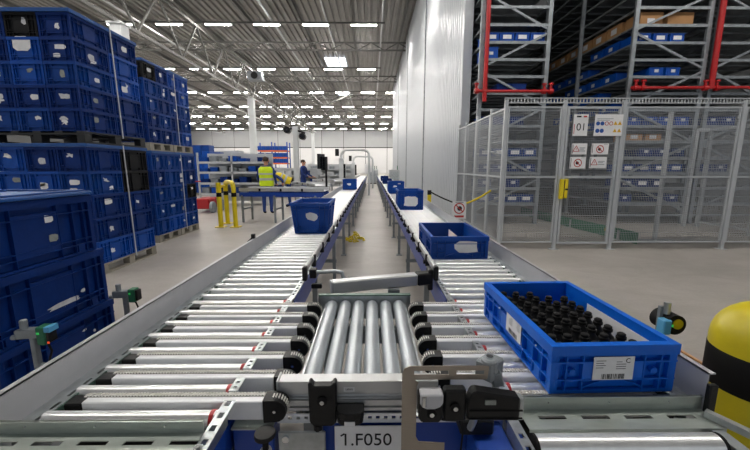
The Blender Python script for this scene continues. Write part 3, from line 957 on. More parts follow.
T = tote((.66, 18.6, .73), .40, .60, .25, 'blue_dark', 'dark low tote farthest down the right lane')
T = tote((-.665, 4.0, .73), .43, .60, .34, 'blue', 'tall tapered blue tote with white label on the left lane', taper=.16)
sticker(T, 'y-', .282, .02, .19, .14, .10, 'paper', .3, 10)
T = tote((-.72, 11.5, .73), .44, .60, .33, 'blue', 'tall blue tote farther down the left lane with a small white label')
sticker(T, 'y-', .296, .0, .17, .15, .09, 'paper', .4, 10)

# ---------------------------------------------------------------- pallets and stacked totes
def pallet(loc, W, L, label, m='wood', H=.144):
    """W along X, L along Y; feet, runners, deck boards"""
    t = thing('pallet', loc, label, 'pallet')
    nb_ = 5
    for k in range(nb_):
        x0 = -W / 2 + k * (W - .1) / (nb_ - 1)
        MB().box(x0, x0 + .1, -L / 2, L / 2, H - .022, H).build('deck_board', m, t, .002, world=False)
    for yy in (-L / 2, -.06, L / 2 - .12):
        MB().box(-W / 2, W / 2, yy, yy + .12, H - .044, H - .022).build('stringer', m, t, world=False)
        for xx in (-W / 2, -.05, W / 2 - .1):
            MB().box(xx, xx + .1, yy, yy + .12, .02, H - .044).build('foot', m, t, .003, world=False)
    for xx in (-W / 2, -.05, W / 2 - .1):
        MB().box(xx, xx + .1, -L / 2, L / 2, 0, .02).build('runner', m, t, world=False)
    return t

def lid(loc, W, L, label):
    t = thing('stack_cover', loc, label, 'lid')
    mb = MB().box(-W / 2, W / 2, -L / 2, L / 2, .036, .046)
    frame4(mb, -W / 2 - .008, W / 2 + .008, -L / 2 - .008, L / 2 + .008, .012, .001, .046)
    mb.build('cover', 'lidblue', t, .003, world=False)
    mb = MB()
    for k in range(5):
        x0 = -W / 2 + W * (.1 + .2 * k)
        mb.box(x0 - .02, x0 + .02, -L / 2 + .04, L / 2 - .04, .046, .052)
    mb.build('stiffening_ribs', 'lidblue', t, world=False)
    return t

def random_labels(T, W, L, H, faces, prob=.85):
    for f in faces:
        if random.random() > prob: continue
        off = (W / 2 if f[0] == 'x' else L / 2) - .0045
        span = L if f[0] == 'x' else W
        for k in range(random.choice((1, 1, 2))):
            cu = random.uniform(-.12, .12) * span
            cz = H * random.uniform(.42, .68) - k * .06
            w = random.uniform(.06, .15); h = random.uniform(.05, .10)
            sticker(T, f, off, cu, cz, w, h, random.choice(('torn', 'paper', 'paper', 'grey_paper')), random.choice((.1, .6, .75)), random.choice((9, 11, 13)))

def strap(name, pts, w, label, axis):
    mb = MB()
    for a, b in zip(pts[:-1], pts[1:]):
        mb.bar(a, b, .004, w, up=axis) if axis == (0, 1, 0) else mb.bar(a, b, w, .004, up=axis)
    o = mb.build(name, 'strap')
    return tag(o, label, 'strap')

# first pallet stack: two loads of 2 x 2 x 5 totes
SX1, SY0 = -3.65, 4.58         # right face, front face
def stack_one():
    W, L = .40, .60
    x_cols = [SX1 - .2, SX1 - .6, SX1 - 1.0]
    y_cols = [SY0 + .3, SY0 + .9]
    cx, cy = SX1 - .6, SY0 + .6
    lev = [(.144, .312, 'lower'), (1.90, .278, 'upper')]
    pallet((cx, cy, 0), 1.2, 1.2, 'weathered grey pallet on the floor under the near tote stack', 'wood')
    pallet((cx, cy, 1.756), 1.2, 1.2, 'dark plastic pallet between the two loads of the near tote stack', 'pallet_black')
    for zb, h, nm in lev:
        for r_ in range(5):
            z = zb + h * r_
            for ix, xx in enumerate(x_cols):
                for iy, yy in enumerate(y_cols):
                    if iy == 1 and ix > 0: continue
                    row = ORD[4 - r_]
                    m = random.choice(('blue_dark', 'blue_dark', 'blue_mid', 'blue'))
                    if nm == 'upper' and r_ == 4 and ix == 1: m = 'black_tote'
                    if nm == 'lower' and r_ in (3, 4) and iy == 1 and ix == 0: m = 'black_tote'
                    if iy == 0:
                        place = ('front right corner', 'front middle column', 'front outer left column')[ix]
                    else:
                        place = 'aisle side behind the strap'
                    colr = 'black' if m == 'black_tote' else 'blue'
                    T = tote((xx, yy, z), W - .004, L - .004, h - .002, m,
                             '%s tote, %s row of the near stack\'s %s load, %s' % (colr, row, nm, place))
                    f = []
                    if iy == 0: f.append('y-')
                    if ix == 0: f.append('x+')
                    random_labels(T, W - .004, L - .004, h, f, .95 if iy == 0 else .6)
                    if nm == 'upper' and r_ == 3 and ix == 1 and iy == 0:
                        sticker(T, 'y-', .2960, -.02, .20, .22, .17, 'paper', .04, 4 * 3)
    lid((cx, cy, .144 + .312 * 5), 1.21, 1.21, 'blue lid on the lower load of the near tote stack')
    lid((cx, cy, 1.90 + .278 * 5), 1.21, 1.21, 'blue lid topping the near tote stack')
    ys = SY0 + .66
    strap('strap', [(SX1 + .014, ys, 3.345), (SX1 + .014, ys + .02, 1.86)], .022, 'white strap down the upper load of the near tote stack', (1, 0, 0))
    strap('strap', [(SX1 + .014, ys, 1.76), (SX1 + .014, ys + .02, .10)], .022, 'white strap down the lower load of the near tote stack', (1, 0, 0))
stack_one()

def stack_two():
    W, L = .60, .39          # long side along X
    X1, Y0 = -4.10, 6.62
    cx, cy = X1 - .3, Y0 + .78
    pallet((cx, Y0 + .39, 0), .6, .76, 'grey pallet under the front half of the far tote stack', 'wood')
    pallet((cx, Y0 + 1.17, 0), .6, .76, 'grey pallet under the rear half of the far tote stack', 'wood')
    pallet((cx, Y0 + .39, 1.756), .6, .76, 'pale pallet between the loads, front half of the far tote stack', 'wood')
    pallet((cx, Y0 + 1.17, 1.756), .6, .76, 'pale pallet between the loads, rear half of the far tote stack', 'wood')
    for zb, h, nm in ((.144, .312, 'lower'), (1.90, .285, 'upper')):
        for r_ in range(5):
            for k in range(4):
                m = random.choice(('blue_dark', 'blue_mid', 'blue', 'blue_mid'))
                if nm == 'lower' and k == 3 and r_ == 2: m = 'black_tote'
                if nm == 'upper' and k == 0 and r_ == 4: m = 'black_tote'
                colr = 'black' if m == 'black_tote' else 'blue'
                T = tote((cx, Y0 + .195 + .39 * k, zb + h * r_), W, L - .004, h - .002, m,
                         '%s tote, %s row of %s load of far stack, %s column from near end' % (colr, ORD[4 - r_], nm, ('first', 'second', 'third', 'fourth')[k]))
                random_labels(T, W, L, h, ['x+'], .9)
    for half, yy in (('front', Y0 + .39), ('rear', Y0 + 1.17)):
        lid((cx, yy, .144 + .312 * 5), .615, .762, 'blue lid on the lower load, %s half of the far stack' % half)
        lid((cx, yy, 1.90 + .285 * 5), .61, .77, 'blue lid on top of the %s half of the far stack' % half)
    for nm, z1, z0 in (('upper', 3.34, 1.88), ('lower', 1.76, .1)):
        strap('strap', [(X1 + .012, Y0 + 1.0, z1), (X1 + .012, Y0 + 1.01, z0)], .022, 'white strap down the %s load of the far tote stack' % nm, (1, 0, 0))
stack_two()

# large near stack on the left edge
def near_stack():
    X1, Y1 = -1.45, 1.86
    W, L = .40, .62
    c = (X1 - W / 2, Y1 - L / 2)
    pallet((c[0], c[1], 0), W, L, 'pallet under the big tote stack at the left edge', 'wood')
    h = .292
    for r_ in range(4):
        T = tote((c[0], c[1] + (.02, .01, -.015, -.05)[r_], .144 + h * r_), W, L, h - .003, 'blue_dark', 'large dark blue tote, %s of the four stacked at the left edge' % ('lowest', 'third from top', 'second from top', 'topmost')[r_])
        off = W / 2 - .0045
        if r_ == 3:
            sticker(T, 'x+', off, .06, .20, .045, .035, 'paper', .25, 11)
            sticker(T, 'x+', off, .07, .11, .05, .035, 'grey_paper', .2, 11)
        if r_ == 2:
            sticker(T, 'x+', off, .05, .085, .20, .035, 'torn', .35, 15)
            sticker(T, 'x+', off, .15, .11, .03, .02, 'torn', .3, 7)
        if r_ == 1:
            sticker(T, 'x+', off, .10, .20, .03, .015, 'torn', .5, 7)
            sticker(T, 'x+', off, .16, .17, .02, .015, 'torn', .5, 7)
    t = thing('stack_cover', (c[0], c[1] - .07, .144 + h * 4), 'blue lid with a pale edge on the big tote stack at the left edge', 'lid')
    mb = MB().box(-W / 2 - .012, W / 2 + .012, -L / 2 - .012, L / 2 + .012, .006, .018)
    frame4(mb, -W / 2 - .014, W / 2 + .014, -L / 2 - .014, L / 2 + .014, .012, .001, .014)
    mb.build('cover', 'lidblue', t, .003, world=False)
    mb = MB()
    frame4(mb, -W / 2 + .01, W / 2 - .01, -L / 2 + .01, L / 2 - .01, .02, .018, .026)
    mb.build('raised_edge', 'lidblue', t, .002, world=False)
near_stack()

# ================================================================== RIGHT SIDE: bollard, box
BXY = (1.468, 1.20)
t = thing('bollard', (*BXY, 0), 'thick yellow bollard with a black band and rounded head at the right edge', 'bollard')
prof = [(.152, 0), (.152, .80)]
for k in range(1, 9):
    a_ = R(90 * k / 8)
    prof.append((.150 * math.cos(a_) + .002, .80 + .155 * math.sin(a_)))
MB().lathe(prof, 40, (*BXY, 0)).build('post', 'yellow_dull', t, smooth=True)
MB().lathe([(.1525, 0), (.1538, .002), (.1538, .143), (.1525, .145)], 40, (*BXY, .622)).build('black_band', 'rubber', t, smooth=True)
MB().lathe([(.045, 0), (.045, .03), (.030, .034), (.030, .075)], 16, (*BXY, .945)).build('head_cap', 'rubber', t, smooth=True)
t = thing('cardboard_box', (1.55, 1.55, 0), 'open brown cardboard box on the floor beside the right guard', 'box')
mb = MB()
frame4(mb, 1.30, 1.71, 1.42, 1.90, .008, 0, .45)
mb.box(1.30, 1.71, 1.42, 1.90, 0, .008)
mb.build('walls', 'card', t)
MB().bar((1.71, 1.66, .445), (1.80, 1.66, .40), .46, .006, up=(0, 0, 1)).build('flap', 'card_in', t)

# ================================================================== SAFETY FENCE AND GATE
FY, FZ = 6.05, 2.50
def mesh_panel(x0, x1, z0, z1, parent, along='x', c=FY):
    mb = MB()
    w = .0026
    n_ = int((x1 - x0) / .030)
    for i in range(n_ + 1):
        q = x0 + (x1 - x0) * i / n_
        if along == 'x': mb.box(q - w, q + w, c - .002, c + .002, z0, z1)
        else: mb.box(c - .002, c + .002, q - w, q + w, z0, z1)
    z = z0
    k = 0
    while z <= z1 + .001:
        ww_ = .0045 if k % 4 == 0 else .0022
        if along == 'x': mb.box(x0, x1, c - .006, c - .002, z - ww_, z + ww_)
        else: mb.box(c - .006, c - .002, x0, x1, z - ww_, z + ww_)
        z += .040
        k += 1
    o = mb.build('wire_mesh', 'mesh', parent)
    o['kind'] = 'stuff'
    return o
def panel_frame(x0, x1, z0, z1, parent, along='x', c=FY, w=.025, nm='panel_frame', mid=None):
    mb = MB()
    def bx(a, b, p, q):
        if along == 'x': mb.box(a, b, c - w / 2, c + w / 2, p, q)
        else: mb.box(c - w / 2, c + w / 2, a, b, p, q)
    bx(x0, x0 + w, z0, z1); bx(x1 - w, x1, z0, z1); bx(x0 + w, x1 - w, z0, z0 + w); bx(x0 + w, x1 - w, z1 - w, z1)
    if mid: bx(x0 + w, x1 - w, mid - w / 2, mid + w / 2)
    return mb.build(nm, 'fence', parent)
def post(x, y, parent, w=.055, h=2.55):
    p = MB().box(x - w / 2, x + w / 2, y - w / 2, y + w / 2, 0.01, h).build('post', 'fence', parent, .004)
    MB().box(x - .07, x + .07, y - .06, y + .06, 0, .012).build('foot_plate', 'fence', p)
    return p
t = thing('safety_fence', (4.2, FY, 0), 'tall grey wire-mesh safety fence in front of the racks', 'fence')
FXS = [2.25, 3.24, 4.24, 6.27, 8.2]
for x in FXS:
    post(x, FY, t)
for a, b in ((0, 1), (2, 3), (3, 4)):
    x0, x1 = FXS[a] + .04, FXS[b] - .04
    panel_frame(x0, x1, .12, 2.45, t, mid=1.28)
    mesh_panel(x0 + .02, x1 - .02, .14, 2.43, t)
# cable tray along the top
mb = MB()
tr = MB()
for z in (2.50, 2.575):
    mb.box(2.22, 8.25, FY - .012, FY + .012, z, z + .016)
k = 2.22
while k < 8.25:
    mb.box(k, k + .008, FY - .010, FY + .010, 2.50, 2.58)
    k += .055
mb.build('top_tray', 'fence', t)
# return of the fence to the wall corner
for yy in (6.95, 7.9, 8.8, 9.55):
    post(2.30 + (yy - 6.05) * .012, yy, t, .045)
for ya, yb in ((6.10, 6.92), (6.99, 7.86), (7.94, 8.76), (8.84, 9.52)):
    panel_frame(ya, yb, .12, 2.45, t, 'y', 2.29 + (ya - 6.05) * .012, mid=1.28)
    mesh_panel(ya + .02, yb - .02, .14, 2.43, t, 'y', 2.29 + (ya - 6.05) * .012)

g = thing('mesh_gate', (3.74, FY, 0), 'grey wire-mesh gate carrying the safety notices, between two fence posts', 'gate')
panel_frame(3.285, 4.195, .10, 2.45, g, mid=1.28, w=.035, nm='gate_frame')
mesh_panel(3.31, 4.17, .13, 2.42, g)
MB().box(4.165, 4.185, FY - .03, FY - .018, .9, 1.5).build('hinge_bar', 'galv', g)
lk = thing('gate_lock', (3.27, FY - .06, 1.05), 'yellow interlock switch on the gate post', 'lock')
MB().box(3.20, 3.262, FY - .085, FY - .028, 1.02, 1.36).build('switch_body', 'yellow', lk, .008)
MB().box(3.278, 3.335, FY - .08, FY - .022, 1.03, 1.36).build('actuator_body', 'yellow', lk, .008)
MB().box(3.262, 3.278, FY - .075, FY - .028, 1.06, 1.34).box(3.285, 3.335, FY - .083, FY - .078, 1.17, 1.20).build('latch', 'black', lk)

lk.location = (lk.location.x + .035, lk.location.y, lk.location.z - .115)

# notices on the gate
def notice(x0, x1, z0, z1, label, draw):
    s = thing('notice', ((x0 + x1) / 2, FY - .034, z0), label, 'notice')
    MB().box(x0, x1, FY - .036, FY - .032, z0, z1).build('plate', 'paper', s, .001)
    draw(s, x0, x1, z0, z1)
    return s
YF = FY - .0375
def ring(parent, x, z, r, w, m, n=24, nm='ring'):
    mb = MB()
    for k in range(n):
        a, b = 2 * math.pi * k / n, 2 * math.pi * (k + 1) / n
        mb.add([(x + (r - w) * math.cos(a), YF, z + (r - w) * math.sin(a)), (x + r * math.cos(a), YF, z + r * math.sin(a)),
                (x + r * math.cos(b), YF, z + r * math.sin(b)), (x + (r - w) * math.cos(b), YF, z + (r - w) * math.sin(b))], [(0, 1, 2, 3)])
    return mb.build(nm, m, parent)
def disc(parent, x, z, r, m, nm='disc'):
    return MB().cyl((x, YF + .001, z), (x, YF - .0005, z), r, 18).build(nm, m, parent)
def tri(parent, x, z, r, m, hollow=True):
    P = [(x, z + r), (x - r * .9, z - r * .6), (x + r * .9, z - r * .6)]
    mb = MB()
    if hollow:
        for a, b in zip(P, P[1:] + P[:1]):
            mb.bar((a[0], YF, a[1]), (b[0], YF, b[1]), .001, r * .16, up=(0, 0, 1))
        mb.bar((x, YF, z + r * .4), (x, YF, z - r * .2), .001, r * .12)
    else:
        mb.prism([(p[0], p[1]) for p in P], 'y', YF, YF + .001)
    return mb.build('warning_triangle', m, parent)
def lines(parent, x0, x1, zs_, m='print', h=.008):
    mb = MB()
    for i, z in enumerate(zs_):
        mb.box(x0, x1 - (x1 - x0) * .22 * (i % 2), YF, YF + .001, z - h / 2, z + h / 2)
    return mb.build('text_lines', m, parent)
def px(u, v):          # fence-plane point of a photo pixel
    th = math.atan((225 - HORIZON) / F_PX)
    ya = R(.5)
    X, up = (u - 375) / F_PX, (225 - v) / F_PX
    y = math.cos(th) + up * math.sin(th)
    w = -math.sin(th) + up * math.cos(th)
    X, y = X * math.cos(ya) + y * math.sin(ya), y * math.cos(ya) - X * math.sin(ya)
    k = (FY - .022) / y
    return X * k, CAM_H + w * k
def rect(u0, v0, u1, v1):
    a, b = px((u0 + u1) / 2, v0), px((u0 + u1) / 2, v1)
    l, r_ = px(u0, (v0 + v1) / 2), px(u1, (v0 + v1) / 2)
    return l[0], r_[0], b[1], a[1]
def d01(s, x0, x1, z0, z1):
    w, h = x1 - x0, z1 - z0
    text_mesh('number', '01', h * .48, 'print', s, standing(.01, -.0035, h * .40))
    lines(s, x0 + w * .18, x0 + w * .50, [z1 - h * .10], h=h * .07)
    MB().box(x1 - w * .35, x1 - w * .12, YF, YF + .001, z1 - h * .135, z1 - h * .065).build('red_mark', 'signred', s)
    MB().box(x0 + w * .05, x0 + w * .09, YF, YF + .001, z0 + h * .1, z0 + h * .55).build('red_margin', 'signred', s)
def dpic(s, x0, x1, z0, z1):
    w, h = x1 - x0, z1 - z0
    lines(s, x0 + w * .08, x1 - w * .35, [z1 - h * .2, z1 - h * .27], 'galv_dull', .008)
    for k in range(4):
        q = x0 + w * (.12 + .155 * k)
        if k < 2: disc(s, q, z0 + h * .58, h * .095, 'signblue')
        else: ring(s, q, z0 + h * .58, h * .095, h * .03, 'signred')
    for k in (4, 5):
        tri(s, x0 + w * (.12 + .155 * k), z0 + h * .58, h * .11, 'signyellow', False)
        tri(s, x0 + w * (.12 + .155 * k), z0 + h * .24, h * .11, 'signyellow', False)
    for k in (0, 1):
        disc(s, x0 + w * (.12 + .155 * k), z0 + h * .24, h * .10, 'signblue')
def dwarn(s, x0, x1, z0, z1):
    w, h = x1 - x0, z1 - z0
    MB().box(x0 + w * .04, x0 + w * .07, YF, YF + .001, z0 + h * .1, z1 - h * .1).build('margin', 'print', s)
    tri(s, x0 + w * .28, z0 + h * .48, h * .32, 'signred')
    lines(s, x0 + w * .50, x1 - w * .12, [z0 + h * .60, z0 + h * .48, z0 + h * .32], 'galv_dull', .010)
def dno(s, x0, x1, z0, z1):
    w, h = x1 - x0, z1 - z0
    MB().box(x0 + w * .04, x0 + w * .07, YF, YF + .001, z0 + h * .1, z1 - h * .1).build('margin', 'print', s)
    cx_, cz_ = x0 + w * .5, z0 + h * .48
    disc(s, cx_ - .01, cz_, h * .14, 'print', 'pictogram')
    ring(s, cx_, cz_, h * .36, h * .07, 'signred', nm='prohibition_ring')
    MB().bar((cx_ - h * .24, YF - .0006, cz_ + h * .24), (cx_ + h * .24, YF - .0006, cz_ - h * .24), .001, h * .07, up=(0, 0, 1)).build('prohibition_bar', 'signred', s)
    lines(s, x1 - w * .3, x1 - w * .08, [z1 - h * .08], 'galv_dull', .006)
notice(*rect(573, 114.5, 587.5, 136), 'white notice with the large number 01 on the gate', d01)
notice(*rect(594, 114.5, 622, 136), 'wide white notice with blue, red and yellow pictograms on the gate', dpic)
notice(*rect(571.5, 143.5, 586.5, 154.5), 'small white warning-triangle notice, upper left of the four on the gate', dwarn)
notice(*rect(591, 143.5, 608, 154.5), 'small white notice with red prohibition ring, upper right on the gate', dno)
notice(*rect(569.5, 157, 585, 168.5), 'small white notice with red prohibition ring, lower left on the gate', dno)
notice(*rect(589, 157, 606, 168), 'small white warning-triangle notice, lower right of the four on the gate', dwarn)

# rope barrier with its post and prohibition board
p_ = thing('barrier_post', (1.08, 6.55, .66), 'short black and yellow post on the guard of the right lane', 'post')
for i in range(4):
    z0 = .68 + i * .085
    MB().box(1.045, 1.115, 6.52, 6.585, z0, z0 + .085).build('band', ('black', 'yellow', 'yellow', 'black')[i], p_, .004)
MB().box(1.05, 1.11, 6.52, 6.58, .60, .68).build('foot', 'black', p_)
def sag(a, b, s, n=10):
    a, b = Vector(a), Vector(b)
    return [a.lerp(b, k / n) - Vector((0, 0, s * 4 * (k / n) * (1 - k / n))) for k in range(n + 1)]
rp = thing('barrier_rope', (1.7, 6.6, .7), 'sagging barrier rope, black then yellow, between the lane post and the fence', 'rope')
MB().tube(sag((1.115, 6.55, .98), (1.72, 6.65, .73), .02), .013, 8).build('black_rope', 'rubber', rp, smooth=True)
MB().tube(sag((1.72, 6.65, .73), (2.262, 6.62, 1.01), .03), .018, 8).build('yellow_rope', 'yellow', rp, smooth=True)
FYs = FY; 
pb = thing('prohibition_board', (1.667, 6.6, .42), 'white board with a red no-hands ring hanging from the barrier rope', 'sign')
MB().box(1.535, 1.800, 6.598, 6.602, .40, .735).build('plate', 'paper', pb, .001)
YF = 6.5965
ring(pb, 1.667, .60, .105, .02, 'signred', nm='prohibition_ring')
disc(pb, 1.675, .598, .045, 'print', 'hand_pictogram')
MB().bar((1.600, YF - .001, .665), (1.735, YF - .001, .535), .001, .02, up=(0, 0, 1)).build('prohibition_bar', 'signred', pb)
MB().box(1.575, 1.760, YF, YF + .001, .425, .465).build('text_band', 'signred', pb)
lines(pb, 1.59, 1.745, [.715], 'galv_dull', .014)

pb.location.z += .07

# post and inner door frame behind the fence
t = thing('guard_post', (5.56, 6.66, 0), 'free standing pale post behind the fence', 'post')
MB().box(5.53, 5.59, 6.63, 6.69, .01, 2.45).build('shaft', 'fence', t, .004)
MB().box(5.15, 5.95, 6.55, 6.75, 0, .03).build('base_bar', 'galv_dull', t)
t = thing('inner_gate', (8.0, 8.4, 0), 'open pale gate frame standing inside the fence', 'gate')
for xx, yy in ((7.72, 8.45), (8.02, 8.40), (8.02, 7.2)):
    MB().box(xx - .035, xx + .035, yy - .035, yy + .035, 0, 2.35).build('post', 'fence', t, .004)
MB().box(7.72, 8.02, 8.40, 8.46, 2.28, 2.35).box(7.99, 8.05, 7.2, 8.4, 2.28, 2.35).box(7.99, 8.05, 7.2, 8.4, .10, .15).build('rail', 'fence', t)
mesh_panel(7.25, 8.36, .14, 2.28, t, 'y', 8.02)
# green low kerb inside the cell
t = thing('guide_kerb', (4.9, 7.6, 0), 'low green guide rail on the floor behind the gate', 'rail')
MB().bar((5.02, 6.42, .12), (4.60, 10.6, .12), .03, .22).build('green_sheet', 'green', t)
for q in (.1, .45, .8):
    P = Vector((5.02, 6.42, 0)).lerp(Vector((4.60, 10.6, 0)), q)
    MB().box(P.x - .14, P.x - .02, P.y - .04, P.y + .04, 0, .02).box(P.x - .03, P.x - .015, P.y - .03, P.y + .03, .02, .2).build('bracket', 'galv', t)
MB().box(4.86, 4.88, 6.95, 7.12, .13, .2).build('label', 'signyellow', t)

# ================================================================== STORAGE RACKS
RY = 8.85
PITCH, Z0 = .385, .56
shelf_cache = {}
bin_body = None
def bin_mesh(m, W=.355, L=.58, H=.19):
    key = ('bin', m, W, L, H)
    if key in TOTE: return TOTE[key]
    mb = MB()
    x, y = W / 2, L / 2
    frame4(mb, -x + .01, x - .01, -y + .01, y - .01, .006, 0, H)
    mb.box(-x + .01, x - .01, -y + .01, y - .01, 0, .008)
    frame4(mb, -x, x, -y, y, .016, H - .02, H)
    frame4(mb, -x + .004, x - .004, -y + .004, y - .004, .012, .0, .02)
    for q in (-.36, .36):
        mb.box(q * W - .004, q * W + .004, -y + .002, -y + .02, .01, H - .01).box(q * W - .004, q * W + .004, y - .02, y - .002, .01, H - .01)
        mb.box(-x + .002, -x + .02, q * L - .004, q * L + .004, .01, H - .01).box(x - .02, x - .002, q * L - .004, q * L + .004, .01, H - .01)
    TOTE[key] = mb.mesh('bin_body', m)
    return TOTE[key]
bin_label_f = MB().box(-.10, .10, -.292, -.290, .05, .14).mesh('label', 'paper')
bin_label_s = MB().box(-.05, .05, -.292, -.290, .08, .15).mesh('label', 'torn')
bin_label_x = MB().box(-.197, -.195, -.07, .07, .05, .14).mesh('label', 'torn')
def rack_bin(loc, label, m='blue', lab='f', H=.19):
    T = thing('storage_bin', loc, label, 'bin')
    link(bin_mesh(m, H=H), 'body', T)
    if lab == 'f': link(bin_label_f, 'label', T)
    if lab == 's': link(bin_label_s, 'label', T)
    if lab == 'x': link(bin_label_x, 'label', T)
    return T
def carton(loc, W, L, H, label, lab=True, face='y'):
    T = thing('carton', loc, label, 'carton')
    MB().box(-W / 2, W / 2, -L / 2, L / 2, 0, H).build('body', 'card', T, .004, world=False)
    MB().box(-W / 2, W / 2, -.03, .03, H, H + .001).build('tape', 'card_in', T, world=False)
    if lab:
        if face == 'x': MB().box(-W / 2 - .002, -W / 2, -.10, .12, .08, .22).build('label', 'torn', T, world=False)
        else: MB().box(-.1, .08, -L / 2 - .002, -L / 2, .05, .15).build('label', 'torn', T, world=False)
    return T

def rack(x0, x1, nodes_first_right, label, ylen=9.0, ztop=7.4):
    t = thing('storage_rack', ((x0 + x1) / 2, RY, 0), label, 'rack')
    ys = [RY + k * 2.25 for k in range(int(ylen / 2.25) + 1)]
    for i, y in enumerate(ys):
        for x in (x0, x1):
            MB().box(x - .05, x + .05, y - .04, y + .04, .012, ztop).build('upright', 'galv_dull', t, .008)
            MB().box(x - .09, x + .09, y - .08, y + .08, 0, .012).build('foot_plate', 'galv', t)
        if i == 0:
            z = .35
            right = nodes_first_right
            while z < ztop - .8:
                a, b = (x0, x1) if right else (x1, x0)
                MB().bar((a, y, z), (b, y, z + .80), .05, .05).build('diagonal_brace', 'galv_dull', t)
                z += .86
                right = not right
            MB().box(x0, x1, y - .02, y + .02, .20, .26).build('bottom_brace', 'galv_dull', t)
    z = Z0
    sh = MB()
    while z < ztop:
        for x in (x0 + .06, x1 - .06):
            MB().box(x - .02, x + .02, RY, RY + ylen, z - .06, z - .012).build('shelf_beam', 'rackshelf', t)
        MB().box(x0 + .05, x1 - .05, RY - .03, RY + .01, z - .075, z - .012).build('front_beam', 'galv_dull', t)
        # slatted deck of lengthwise rails and cross rails, dark seen from below
        mb = MB().box(x0 + .06, x1 - .06, RY + .03, RY + ylen, z - .012, z - .004)
        for k in range(4):
            xx = x0 + .18 + k * (x1 - x0 - .36) / 3
            mb.box(xx - .02, xx + .02, RY + .01, RY + ylen, z - .004, z)
        y = RY + .02
        while y < RY + ylen:
            mb.box(x0 + .05, x1 - .05, y, y + .05, z - .05, z - .012)
            y += .45
        mb.build('shelf_deck', 'rackshelf', t)
        z += PITCH
    return t
rack(2.62, 4.20, True, 'tall galvanised storage rack just right of the white ribbed wall')
rack(6.25, 8.00, False, 'tall galvanised storage rack behind the gate, right of the dark aisle')
rack(8.22, 9.9, True, 'tall galvanised storage rack at the right edge of the picture')
def zl(n): return Z0 + PITCH * n + .003
LV = ['lowest', 'second', 'third', 'fourth', 'fifth', 'sixth', 'seventh', 'eighth', 'ninth', 'tenth', 'eleventh', 'twelfth', 'thirteenth']
CN = ['first', 'second', 'third', 'fourth']
def fill(x0, x1, lvl, slots, rn, m='blue', lab='f', ncol=4, yoff=.32, H=.19):
    W = (x1 - x0 - .12) / ncol
    for k in slots:
        rack_bin((x0 + .06 + W * (k + .5), RY + yoff, zl(lvl)), 'blue bin on the %s shelf level of the %s rack, %s from the left' % (LV[lvl], rn, CN[k]), m, lab, H)
RA = 'first'
fill(2.62, 4.20, 10, (0, 1, 2, 3), 'wall-side', 'blue', 'f')
fill(2.62, 4.20, 9, (0,), 'wall-side', 'blue', 's', H=.26)
fill(2.62, 4.20, 0, (0, 1, 2, 3), 'wall-side', 'blue_mid', 'f')
fill(2.62, 4.20, 1, (0, 2), 'wall-side', 'blue_dark', 's')
fill(2.62, 4.20, 2, (0, 1, 2, 3), 'wall-side', 'blue_dark', 's')
fill(2.62, 4.20, 3, (0, 1, 2, 3), 'wall-side', 'blue_mid', 'f')
fill(2.62, 4.20, 5, (0, 1, 2), 'wall-side', 'blue_dark', None)
fill(2.62, 4.20, 7, (1, 2), 'wall-side', 'blue_dark', None)
for lv, sl, m, lb_ in ((10, (0, 1, 2), 'blue', 'f'), (8, (1, 2), 'blue', 's'), (5, (0, 1, 2, 3), 'blue', 's'), (3, (1, 2, 3), 'blue_dark', 's'), (2, (0, 1, 2, 3), 'blue_mid', 'f'), (1, (0, 1, 2), 'blue_dark', 'f'), (0, (0, 2, 3), 'blue_dark', 's')):
    fill(6.25, 8.00, lv, sl, 'gate-side', m, lb_, yoff=.34)
fill(8.22, 9.9, 5, (0, 1), 'right-edge', 'blue_dark', 's')
fill(8.22, 9.9, 2, (0, 1), 'right-edge', 'blue_dark', 's')
for k, (xx, w_) in enumerate(((6.68, .55), (7.38, .62))):
    carton((xx, RY + .34, zl(11)), w_, .5, .29, 'brown carton on the upper shelf end of the gate-side rack, %s one' % ('left', 'right')[k], k == 0)
for k, xx in enumerate((6.62, 7.1)):
    carton((xx, RY + .36, zl(4)), .40, .5, .17, 'brown carton on a low shelf seen through the fence mesh, %s of two' % ('left', 'right')[k], True)
# aisle side of the gate-side rack
for k in range(6):
    y = RY + .95 + k * .62
    carton((6.25 + .36, y, zl(11)), .48, .56, .29, 'brown carton facing the dark aisle, %s from the front' % ('first second third fourth fifth sixth'.split()[k]), True, 'x')
for lv, ks in ((10, (0, 1)), (9, (2, 3, 4, 5)), (8, (0, 1, 2, 3, 5)), (7, (1, 2, 3)), (6, (0, 2, 3, 4)), (5, (0, 1, 3))):
    for k in ks:
        rack_bin((6.25 + .27, RY + .95 + k * .62, zl(lv)), 'blue bin facing the dark aisle, %s shelf level, %s place from the front' % (LV[lv], 'first second third fourth fifth sixth'.split()[k]), 'blue', 'x', .22)
# sprinkler pipes
t = thing('sprinkler_pipe', (3.4, RY - .12, 3.2), 'red sprinkler pipe crossing the wall-side rack with its riser', 'pipe')
MB().cyl((2.45, RY - .14, 3.24), (4.32, RY - .14, 3.24), .035, 12).build('cross_pipe', 'redpipe', t, smooth=True)
MB().cyl((2.70, RY - .14, 3.0), (2.70, RY - .14, 7.4), .05, 12).build('riser', 'redpipe', t, smooth=True)
for xx in (2.50, 2.70, 4.12, 4.28):
    MB().cyl((xx - .05, RY - .14, 3.24), (xx + .05, RY - .14, 3.24), .06, 12).cyl((xx, RY - .14, 3.18), (xx, RY - .14, 3.40), .03, 10).cyl((xx, RY - .14, 3.38), (xx, RY - .14, 3.42), .055, 12).build('valve_fitting', 'redpipe', t, smooth=True)
t = thing('sprinkler_pipe', (8.1, RY - .12, 3.3), 'red sprinkler pipe with riser at the gate-side rack, right of the dark aisle', 'pipe')
